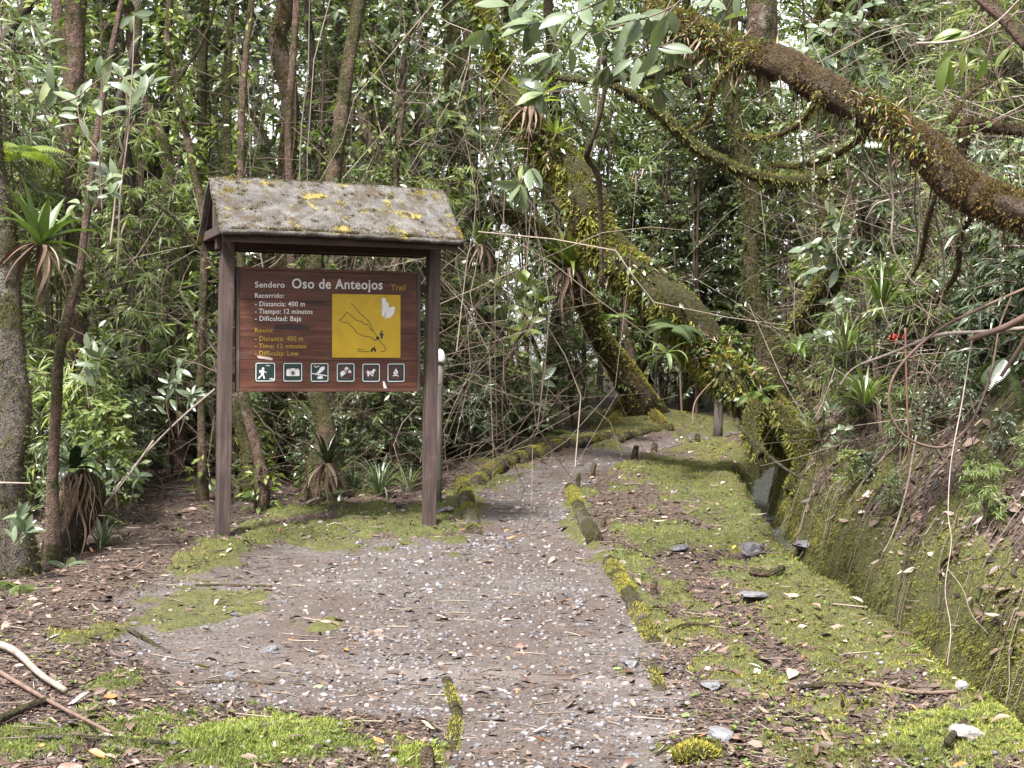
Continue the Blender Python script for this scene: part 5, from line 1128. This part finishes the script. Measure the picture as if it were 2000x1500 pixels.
def leafy_vine(px, Y, rpx, label, ls=.022, dens=90, mat=None):
    pts = np.array([P(a, b, Y + random.gauss(0, .04)) for a, b in px]); o = empty('hanging_vine', pts[0], label, 'vine', 'leafy vines hanging on the right')
    V, Fc, pp, rr = tube(pts - pts[0], rpx * Y / F, 5, 9 * len(px), .1); link('stem', mesh_from('stem', V, Fc, np.full(len(V), .5)), M_twig, o)
    n = int(np.linalg.norm(np.diff(pp, axis=0), axis=1).sum() * dens); i = rng.integers(1, len(pp) - 1, n); d = rng.normal(0, 1, (n, 3)); G_ = Geo()
    inst(G_, T_leafw, pp[i], frames(d, (0, -.9, .4)), rng.uniform(.6, 1.3, n) * ls, rng.uniform(.3, 1, n)); link('leaves', G_.mesh('leaves'), mat or M_leaf_pale, o)
LVV = ['beside the pale hanging twig', 'from the middle of the orange bough', 'from the low end of the orange bough', 'before the shaggy dark trunk', 'over the liana loop', 'above the strap grass clump']
for k, (a, b, c, d) in enumerate([(1690, 240, 1700, 370), (1740, 300, 1800, 470), (1640, 230, 1620, 420), (1790, 330, 1796, 470), (1600, 210, 1590, 380), (1850, 340, 1840, 480), (1680, 350, 1650, 520), (1560, 190, 1570, 330), (1900, 380, 1910, 560), (1760, 420, 1745, 560), (1950, 420, 1960, 600), (1840, 480, 1830, 620), (1880, 640, 1860, 840), (1780, 700, 1800, 860), (1930, 720, 1940, 900), (1830, 760, 1840, 900)]):
    m_ = ((a + c) / 2 + random.gauss(0, 22), (b + d) / 2); leafy_vine([(a, b), m_, (c, d)], 8.7 if k < 12 else 9.3, 1.6, 'thin leafy vine hanging ' + LVV[0 if k in (0, 1, 3) else 1 if k in (2, 4, 7) else 2 if k in (5, 8, 10) else 3 if k in (6, 9) else 4 if k in (11, 12, 14) else 5])
# mossy root ball with red berries nearby
G_ = Geo(); bb = bmesh.new(); bmesh.ops.create_icosphere(bb, subdivisions=1, radius=1); sv = np.array([v.co[:] for v in bb.verts]); sf = np.array([[v.index for v in f.verts] for f in bb.faces]); bb.free()
o_ = empty('berry_cluster', P(1750, 657, 9.2), 'cluster of small red berries on the dead branch', 'berries'); M_berry = plain('red_berry', (.5, .05, .02), .35, .2, 30, .5, 0)
bme = mesh_from('berry', sv * .0075, sf); bme.materials.append(M_berry)
for i in range(16): b_ = link('berry', bme, None, o_, Vector((random.gauss(0, .022), random.gauss(0, .015), random.gauss(-.005, .015))))

# ------------------------------------------------------------ ground cover: gravel, litter, moss
T_peb = (sv * np.array([1, .8, .55]), sf)
def in_view(x, y): return np.abs(x) < .36 * y + .3
def hn(x, y, e=.02):
    z = h(x, y); return unit(np.stack([-(h(x + e, y) - z) / e, -(h(x, y + e) - z) / e, np.ones_like(z)], 1)), z
def samp(n, y0, y1, pw=1.6):
    y = y0 + (y1 - y0) * rng.uniform(0, 1, n) ** pw; x = rng.uniform(-1, 1, n) * (.36 * y + .3); return x, y
def pebbles():
    G_ = Geo(); x, y = samp(88000, 5.7, 19, 1.9); gm = gravel_m(x, y); mm = moss_m(x, y); s_ = x - lip(y)
    k = (rng.uniform(0, 1, len(x)) < np.maximum(gm * (1 - .8 * mm), .10 * (s_ < -.1)) * np.clip(.45 + 3.2 * fbm(x * 1.3, y * 1.3, 88, 4), .06, 1)); x, y, gm = x[k], y[k], gm[k]
    n = len(x); z = h(x, y) + .008 * sstep(.25, .75, gm); s = .0042 + .016 * rng.uniform(0, 1, n) ** 3
    s *= np.where(y > 11, 1.35, 1)
    rot = frames(np.stack([rng.normal(0, 1, n), rng.normal(0, 1, n), rng.normal(0, .25, n)], 1), roll=rng.normal(0, .35, n))
    inst(G_, T_peb, np.stack([x, y, z + s * .12], 1), rot, s[:, None] * rng.uniform(.7, 1.3, (n, 3)), np.clip(rng.normal(.33, .22, n), 0, 1))
    o = link('gravel', G_.mesh('gravel'), M_pebble); o['kind'] = 'stuff'; tag(o, 'grey purple gravel stones covering the trail', 'gravel'); return n
npb = pebbles()
T_frag = [(np.array([(0, 0, 0), (.5, .22, .08), (1, 0, .02), (.45, -.2, .1)]), np.array([[0, 1, 3], [1, 2, 3]]))] * 4
T_lit = [leaf_t(.40, 2, .25, .10, .5), leaf_t(.28, 2, -.3, -.15, .45), leaf_t(.5, 2, .45, .22, .5), leaf_t(.16, 2, .4, .12, .4)]
def litter(name, label, n, y0, y1, size, dens, tmean=.5, flat_=.12, pw=1.7, mat=None, tm=None):
    tm = tm or T_lit
    G_ = Geo(); x, y = samp(n, y0, y1, pw); k = rng.uniform(0, 1, n) < dens(x, y); x, y = x[k], y[k]; n = len(x)
    nn, z = hn(x, y); a = rng.uniform(0, 6.28, n); d = np.stack([np.cos(a), np.sin(a), rng.normal(0, flat_, n)], 1); d -= nn * (d * nn).sum(1)[:, None] * .8
    s = size * (.35 + 1.25 * rng.uniform(0, 1, n) ** 1.7); ti = np.clip(rng.normal(tmean, .24, n), 0, 1); w = rng.integers(0, len(tm), n)
    for i, t in enumerate(tm):
        m = w == i; inst(G_, t, np.stack([x, y, z + s * .05 + .006], 1)[m], frames(d[m], nn[m], rng.normal(0, .28, m.sum())), s[m], ti[m])
    o = link(name, G_.mesh(name), mat or M_litter); o['kind'] = 'stuff'; tag(o, label, 'leaf litter')
def bright_m(x, y):
    m = 0
    for (cx, cy_, a, b) in (MP[0], MP[1], MP[17]): m = np.maximum(m, 1 - sstep(.6, 1.1, np.sqrt(((x - cx) / a) ** 2 + ((y - cy_) / b) ** 2)))
    return m
def d_floor(x, y):
    gm = gravel_m(x, y); mm = moss_m(x, y); s_ = x - lip(y); ch = (s_ > 0) & (s_ < DW)
    v = (1 - gm) * (1 - .75 * mm) * .95 + gm * (.5 + .5 * (fbm(x * 1.2, y * 1.2, 17, 3) > .02)) - .04 * mm
    return np.where(ch, 0, np.where(s_ > DW, .55, v)) * (1 - .9 * bright_m(x, y) * (mm > .5))
litter('leaf_litter', 'brown and grey fallen leaves strewn over the forest floor', 34000, 5.7, 21, .058, lambda x, y: d_floor(x, y) * (1 - .1 * gravel_m(x, y)), .40, pw=1.5)
litter('litter_fragments', 'small broken bits of dry leaf over the ground', 150000, 5.7, 15, .024, lambda x, y: np.clip(d_floor(x, y) + .35, 0, 1) * (moss_m(x, y) < .7) * ~((x - lip(y) > 0) & (x - lip(y) < DW)), .30, tm=T_frag)
litter('bamboo_leaf_litter', 'pale dry bamboo leaves scattered on the right bank', 9000, 7, 16, .09, lambda x, y: ((x - lip(y)) > DW + .05) * .8 + ((x - lip(y)) < 0) * ((x - lip(y)) > -1) * .06, .66)
def twigs_ground():
    G_ = Geo(); x, y = samp(1500, 5.7, 16); k = rng.uniform(0, 1, len(x)) < d_floor(x, y) + .15; x, y = x[k], y[k]
    for a, b, zz_ in zip(x, y, h(x, y)):
        L = random.uniform(.05, .22); an = random.uniform(0, 6.28); p = [(a + math.cos(an) * L * t + random.gauss(0, .008), b + math.sin(an) * L * t + random.gauss(0, .008)) for t in (-.5, 0, .5)]
        q = np.array([(u, v, 0) for u, v in p]); q[:, 2] = zz_ + .014; r = random.uniform(.0015, .0035)
        V, Fc, _, _ = tube(q, [r, r, r * .6], 4, 5, cap=False); G_.add(V, Fc, random.uniform(.2, 1))
    o = link('twig_litter', G_.mesh('twig_litter'), M_twig); o['kind'] = 'stuff'; tag(o, 'thin broken twigs lying in the leaf litter', 'twigs')
twigs_ground()
def moss_cover(name, label, n, y0, y1, size, mat, sel, pw=1.7, hang_=False):
    G_ = Geo(); x, y = samp(n, y0, y1, pw); mm = moss_m(x, y); k = (rng.uniform(0, 1, n) < mm ** 1.5) & sel(x, y); x, y, mm = x[k], y[k], mm[k]; n = len(x)
    nn, z = hn(x, y); d = nn + rng.normal(0, .55, (n, 3)); d[:, 2] += .1
    if hang_: d[:, 2] -= 1.0
    t = np.clip(.42 + 1.1 * fbm(x * 2.1, y * 2.1, 61, 4) + rng.normal(0, .16, n) + .3 * sstep(13.5, 16, y) + .32 * bright_m(x, y), 0, 1); s = size * rng.uniform(.5, 1.3, n)  # far moss tinted lighter and yellower to stand for light falling there
    inst(G_, T_blade2, np.stack([x, y, z - .003], 1), frames(d, roll=rng.uniform(0, 6.28, n)), np.stack([s, s * .75, s], 1), t)
    o = link(name, G_.mesh(name), mat); o['kind'] = 'stuff'; tag(o, label, 'moss')
ysel = lambda x, y: fbm(x * .9, y * .9, 99, 3) < 0
moss_cover('yellow_moss', 'yellow green moss carpet in patches beside the trail', 360000, 5.7, 21.5, .021, M_moss, lambda x, y: (ysel(x, y) & (bright_m(x, y) < rng.uniform(.3, 1.3, len(x)))) | (y > 14), 1.9)
moss_cover('cushion_moss', 'bright fresh moss cushion in the open foreground', 230000, 5.7, 8.6, .020, M_moss_gr, lambda x, y: bright_m(x, y) > .2, 1.3)
moss_cover('green_moss', 'fresh green moss carpet in patches beside the trail', 360000, 5.7, 16, .021, M_moss_gr, lambda x, y: ~ysel(x, y), 1.9)
def wall_moss():
    G_ = Geo(); n = 56000; y = 6 + 11 * rng.uniform(0, 1, n) ** 1.4; sd_ = rng.uniform(0, 1, n) < .8; zt = rng.uniform(0, 1, n)
    x = lip(y) + np.where(sd_, DW - .11 + .17 * zt, .08 - .08 * zt); z = base_h(y) - .45 + zt * np.where(sd_, .60, .5)
    k = fbm(y * 3, z * 3, 47, 4) > -.10; x, y, z, sd_ = x[k], y[k], z[k], sd_[k]; n = len(x)
    d = np.stack([np.where(sd_, -1, 1) * rng.uniform(.2, 1, n), rng.normal(0, .4, n), rng.normal(-.8, .5, n)], 1)
    s = .028 * rng.uniform(.4, 1.5, n); inst(G_, T_blade2, np.stack([x, y, z], 1), frames(d, roll=rng.uniform(0, 6, n)), np.stack([s, s * .5, s], 1), np.clip(.24 + fbm(y * 2, z * 4, 12, 3) + rng.normal(0, .15, n), 0, 1))
    o = link('channel_wall_moss', G_.mesh('channel_wall_moss'), M_moss); o['kind'] = 'stuff'; tag(o, 'shaggy moss hanging on the channel walls', 'moss')
wall_moss()
def bank_roots():
    G_ = Geo()
    for _ in range(520):
        y = 7.2 + 8.5 * random.random() ** 1.3; b0 = random.uniform(.1, 1.25); L = random.uniform(.15, .7); q = []
        for t in (0, .33, .66, 1): q.append((float(lip(y)) + DW + b0 - L * t * .75 + random.gauss(0, .03), y + random.gauss(0, .06), 0))
        q = np.array(q); q[:, 2] = h0(q[:, 0], q[:, 1]) + np.array([.02, .05, .05, .03]) + rng.uniform(0, .05, 4); q[-1, 2] -= random.uniform(0, .06); r = random.uniform(.0015, .004)
        V, Fc, _, _ = tube(q, [r, r, r * .8, r * .5], 4, 8, cap=False); G_.add(V, Fc, random.uniform(.05, .9))
    o = link('bank_roots', G_.mesh('bank_roots'), M_twig); o['kind'] = 'stuff'; tag(o, 'fine roots and thin twigs trailing down the steep bank', 'roots')
bank_roots()
def bank_cover():
    n = 60000; y = 6.8 + 9.5 * rng.uniform(0, 1, n) ** 1.5; x = lip(y) + DW - .03 + 2.0 * rng.uniform(0, 1, n) ** 1.4
    k = (moss_m(x, y) > rng.uniform(.15, .8, n)); xm, ym_ = x[k], y[k]; m = len(xm); nn, z = hn(xm, ym_); G_ = Geo()
    d = nn + rng.normal(0, .6, (m, 3)); d[:, 2] -= .45; s = .022 * rng.uniform(.4, 1.4, m); t = np.clip(.28 + 1.2 * fbm(xm * 3, ym_ * 3, 62, 4) + rng.normal(0, .17, m), 0, 1)
    inst(G_, T_blade2, np.stack([xm, ym_, z - .004], 1), frames(d, roll=rng.uniform(0, 6.28, m)), np.stack([s, s * .6, s], 1), t)
    o = link('bank_moss', G_.mesh('bank_moss'), M_moss); o['kind'] = 'stuff'; tag(o, 'ragged moss growing over the steep right bank', 'moss')
    n = 11000; y = 6.8 + 9.5 * rng.uniform(0, 1, n) ** 1.4; x = lip(y) + DW + .05 + 2.2 * rng.uniform(0, 1, n); k = fbm(x * 1.6, y * 1.6, 33) < .12 * rng.uniform(-.5, 1, n); x, y = x[k], y[k]; n = len(x)
    nn, z = hn(x, y); a = rng.uniform(0, 6.28, n); d = np.stack([np.cos(a), np.sin(a), rng.normal(0, .4, n)], 1); d -= nn * (d * nn).sum(1)[:, None] * .7; s = .075 * (.3 + 1.2 * rng.uniform(0, 1, n) ** 1.5); w = rng.integers(0, 4, n); ti = np.clip(rng.normal(.42, .26, n), 0, 1); G_ = Geo()
    for i, tt in enumerate(T_lit):
        q = w == i; inst(G_, tt, (np.stack([x, y, z], 1) + nn * .012)[q], frames(d[q], nn[q], rng.normal(0, .5, q.sum())), s[q], ti[q])
    o = link('bank_litter', G_.mesh('bank_litter'), M_litter); o['kind'] = 'stuff'; tag(o, 'dry brown leaves caught on the steep right bank', 'leaf litter')
bank_cover()
def sprouts():
    G_ = Geo(); x, y = samp(2600, 5.8, 14); s_ = x - lip(y); k = ((s_ > -1.3) & (s_ < 0)) | (s_ > DW) | (rng.uniform(0, 1, len(x)) < .25); k &= gravel_m(x, y) < .6; k &= ~((s_ > 0) & (s_ < DW)); x, y = x[k], y[k]; z = h(x, y); n = len(x)
    for j in range(5):
        a = rng.uniform(0, 6.28, n); d = np.stack([np.cos(a), np.sin(a), rng.uniform(.2, 1, n)], 1); s = rng.uniform(.012, .032, n)
        inst(G_, T_leafw, np.stack([x, y, z + .012], 1), frames(d), s, np.clip(rng.normal(.65, .2, n), 0, 1))
    o = link('ground_sprouts', G_.mesh('ground_sprouts'), M_leaf); o['kind'] = 'stuff'; tag(o, 'tiny green sprouts growing among moss and litter', 'sprouts')
sprouts()

# ------------------------------------------------------------ single fallen leaves, stones and sticks
LC = {'dark brown': (.075, .042, .03), 'russet orange': (.33, .12, .04), 'pale straw': (.32, .25, .16), 'pinkish brown': (.19, .11, .085), 'yellow': (.36, .28, .06), 'silvery grey': (.24, .22, .21), 'dull green': (.13, .16, .06)}
LM = {k: plain('fallen_leaf_' + k.replace(' ', '_'), v, .5, .3, 35, .4, .2) for k, v in LC.items()}
def curled_leaf(k):
    V, Fc = leaf_t((.34, .42, .5, .28)[k % 4], 5, (.7, -.5, .4, .9)[k % 4], (.5, -.5, .2, -.8)[k % 4] * .7, .5); V = V.copy(); V[:, 2] += .06 * np.sin(V[:, 0] * 7 + k) + .05 * V[:, 1] * np.sin(V[:, 0] * 4 + k); V[:, 2] -= V[:, 2].min(); V[:, 0] -= .5
    return V, Fc
LME = {}
def zone(x, y):
    s_ = float(x - lip(y))
    if s_ > DW: return 'on the mossy right bank'
    if gravel_m(np.array([x]), np.array([y]))[0] > .5: return 'on the gravel of the trail'
    if x > .3: return 'on the mossy verge beside the channel'
    return 'in the litter left of the trail'
cnt = 0
while cnt < 290:
    y = 5.8 + 7.5 * random.random() ** 1.7; x = random.uniform(-.345 * y, .345 * y); s_ = float(x - lip(y))
    if -.05 < s_ < DW + .1: continue
    kc = random.choices(list(LC), [6, 2, 1.6, 5, .8, 1.2, .6])[0]; km = random.randrange(6)
    if (km, kc) not in LME: V, Fc = curled_leaf(km); m_ = mesh_from('fallen_leaf', V, Fc); m_.materials.append(LM[kc]); LME[(km, kc)] = m_
    zn = zone(x, y); lab = f'{kc} curled fallen leaf {zn}'
    nn, z = hn(np.array([x]), np.array([y])); o = tag(link('fallen_leaf', LME[(km, kc)], None, None, (x, y, z[0] + .012)), lab, 'leaf', f'{kc} leaves {zn}')
    a = random.uniform(0, 6.28); Rm = frames(np.array([[math.cos(a), math.sin(a), random.gauss(0, .15)]]), nn, rng.normal(0, .35, 1))[0]; o.rotation_euler = Matrix(Rm.tolist()).to_euler(); s = .035 + .065 * random.random() ** 1.6; o.scale = (s, s, s * .7); cnt += 1
def stone_mesh(seed, fl=.5, cut=.75):
    r_ = np.random.default_rng(seed); b = bmesh.new(); bmesh.ops.create_icosphere(b, subdivisions=3, radius=1)
    pl = [(unit(r_.normal(0, 1, 3)), r_.uniform(cut * .75, cut * 1.1)) for _ in range(12)]
    for v in b.verts:
        c = np.array(v.co)
        for nn_, d_ in pl:
            e = c @ nn_ - d_
            if e > 0: c = c - nn_ * e
        c = c * np.array([1.25, .95, fl]); v.co = c + .03 * r_.normal(0, 1, 3)
    me = bpy.data.meshes.new('stone'); b.to_mesh(me); b.free(); return me
M_slate = plain('slate_stone', (.10, .10, .105), .7, .35, 9, .3, .5); M_wstone = plain('pale_stone', (.19, .175, .165), .7, .25, 14, .3, .5); M_dstone = plain('dark_stone', (.085, .08, .085), .6, .35, 12, .4, .5)
SM = [[stone_mesh(s, f) for s, f in ((1, .5), (2, .35), (3, .6), (4, .3), (5, .7))] for _ in range(3)]
for ms, mt in zip(SM, (M_slate, M_wstone, M_dstone)):
    for m_ in ms: m_.materials.append(mt)
def stone(px, py, rpx, k, mt, label, group=None):
    p = G(px, py); o = tag(link('stone', SM[mt][k], None, None, p + np.array([0, 0, .2 * rpx / F * p[1]])), label, 'stone', group); s = rpx / F * p[1]; o.scale = (s, s, s); o.rotation_euler = (random.gauss(0, .12), random.gauss(0, .12), random.uniform(0, 6.28)); return o
stone(1408, 1445, 34, 0, 0, 'angular grey stone beside a moss cushion at the trail edge'); stone(1890, 1440, 30, 2, 1, 'whitish stone lying in the bright moss by the channel')
stone(1385, 1342, 24, 3, 0, 'flat grey slate slab on the littered verge'); stone(1470, 1170, 32, 3, 0, 'flat bluish slate lying below the channel lip'); stone(1330, 1075, 20, 1, 2, 'dark flat stone on the mossy verge')
stone(1470, 1082, 26, 4, 2, 'dark stone with a flat top near the channel edge'); stone(1880, 1345, 16, 2, 1, 'small white stone on the channel lip'); stone(525, 1275, 18, 2, 0, 'grey upright stone in moss left of the trail'); stone(765, 1340, 18, 4, 2, 'dark lump of stone in the gravel beside the split edging')
stone(1235, 1305, 16, 4, 2, 'dark rounded stone against the thin edging log'); stone(818, 1102, 9, 2, 1, 'small white rounded stone on the gravel in front of the sign'); stone(1575, 1075, 30, 1, 2, 'dark slab at the lip of the channel'); stone(870, 1000, 18, 1, 2, 'black smooth stone at the right sign post')
cnt = 0
while cnt < 120:
    y = 5.8 + 5.5 * random.random() ** 1.6; x = random.uniform(-.33 * y, .25 * y)
    if gravel_m(np.array([x]), np.array([y]))[0] < .6: continue
    mt = random.choices((0, 1, 2), (4, .8, 4))[0]; o = tag(link('pebble', SM[mt][random.randrange(5)], None, None, (x, y, hs1(x, y) + .012)), ['grey', 'whitish', 'dark'][mt] + ' pebble lying loose on the gravel of the trail', 'pebble', ['grey', 'whitish', 'dark'][mt] + ' pebbles on the gravel')
    s = random.uniform(.012, .026); o.scale = (s, s, s); o.rotation_euler = (0, 0, random.uniform(0, 6.28)); cnt += 1
# moss cushion beside the grey stone
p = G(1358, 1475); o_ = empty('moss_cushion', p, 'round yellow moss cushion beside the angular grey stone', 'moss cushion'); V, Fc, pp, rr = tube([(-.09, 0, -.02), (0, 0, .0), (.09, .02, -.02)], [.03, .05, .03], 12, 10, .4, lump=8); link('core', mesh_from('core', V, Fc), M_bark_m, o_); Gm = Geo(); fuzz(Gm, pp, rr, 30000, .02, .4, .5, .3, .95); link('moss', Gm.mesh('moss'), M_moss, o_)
def stick(px, rpx, label, mat=M_pale, lift=.015):
    pts = np.array([G(*q) for q in px]); pts[:, 2] = h(pts[:, 0], pts[:, 1]) + lift; r = rpx / F * pts[:, 1]
    V, Fc, _, _ = tube(pts - pts[0], r * np.linspace(1, .7, len(r)), 8, 5 * len(px), .14, lump=9); tag(link('fallen_stick', mesh_from('fallen_stick', V, Fc, np.full(len(V), random.uniform(.4, .8))), mat, None, pts[0]), label, 'stick')
stick([(-10, 1272), (30, 1290), (80, 1335), (128, 1368)], 8, 'thick pale crooked branch lying in the left litter', M_pale, .04); stick([(-10, 1322), (100, 1385), (215, 1452)], 5, 'long straight reddish stick lying in the left litter', M_liana, .03)
stick([(70, 1448), (200, 1456), (330, 1460)], 5, 'grey brown stick lying along the moss cushion', M_bark_g); stick([(-10, 1425), (50, 1398), (95, 1380)], 9, 'dark thick stick end in the left litter', M_bark, .03)
stick([(360, 1344), (430, 1338), (520, 1342)], 4, 'thin dark stick above the bright moss patch', M_bark); stick([(1140, 1060), (1160, 1050), (1185, 1040)], 3, 'short pale stick beside the thick mossy edging log'); stick([(1690, 1345), (1790, 1360), (1870, 1362)], 5, 'brown curved bark stick on the channel verge', M_liana)
stick([(1560, 1350), (1640, 1345), (1700, 1352)], 5, 'broad brown stick in the litter of the verge', M_bark_r); stick([(1465, 1125), (1500, 1130), (1530, 1122)], 8, 'broken brown bark piece near the channel edge', M_bark_r, .03); stick([(1850, 1470), (1870, 1440), (1885, 1420)], 8, 'short thick brown stick leaning on the whitish stone', M_bark_r, .03)
stick([(380, 1150), (450, 1148), (530, 1152)], 3, 'thin dark stick on the moss in front of the sign', M_bark); stick([(600, 990), (640, 975), (690, 968)], 4, 'bent pale root lying behind the sign', M_pale, .03); stick([(250, 1240), (300, 1265), (330, 1282)], 5, 'short grey stick among leaves left of the gravel', M_bark_g); stick([(960, 830), (1000, 845), (1050, 858)], 3, 'thin pale stick in the litter beyond the sign'); stick([(1300, 1240), (1345, 1225), (1400, 1230)], 3, 'slender twig lying on the littered verge', M_bark)
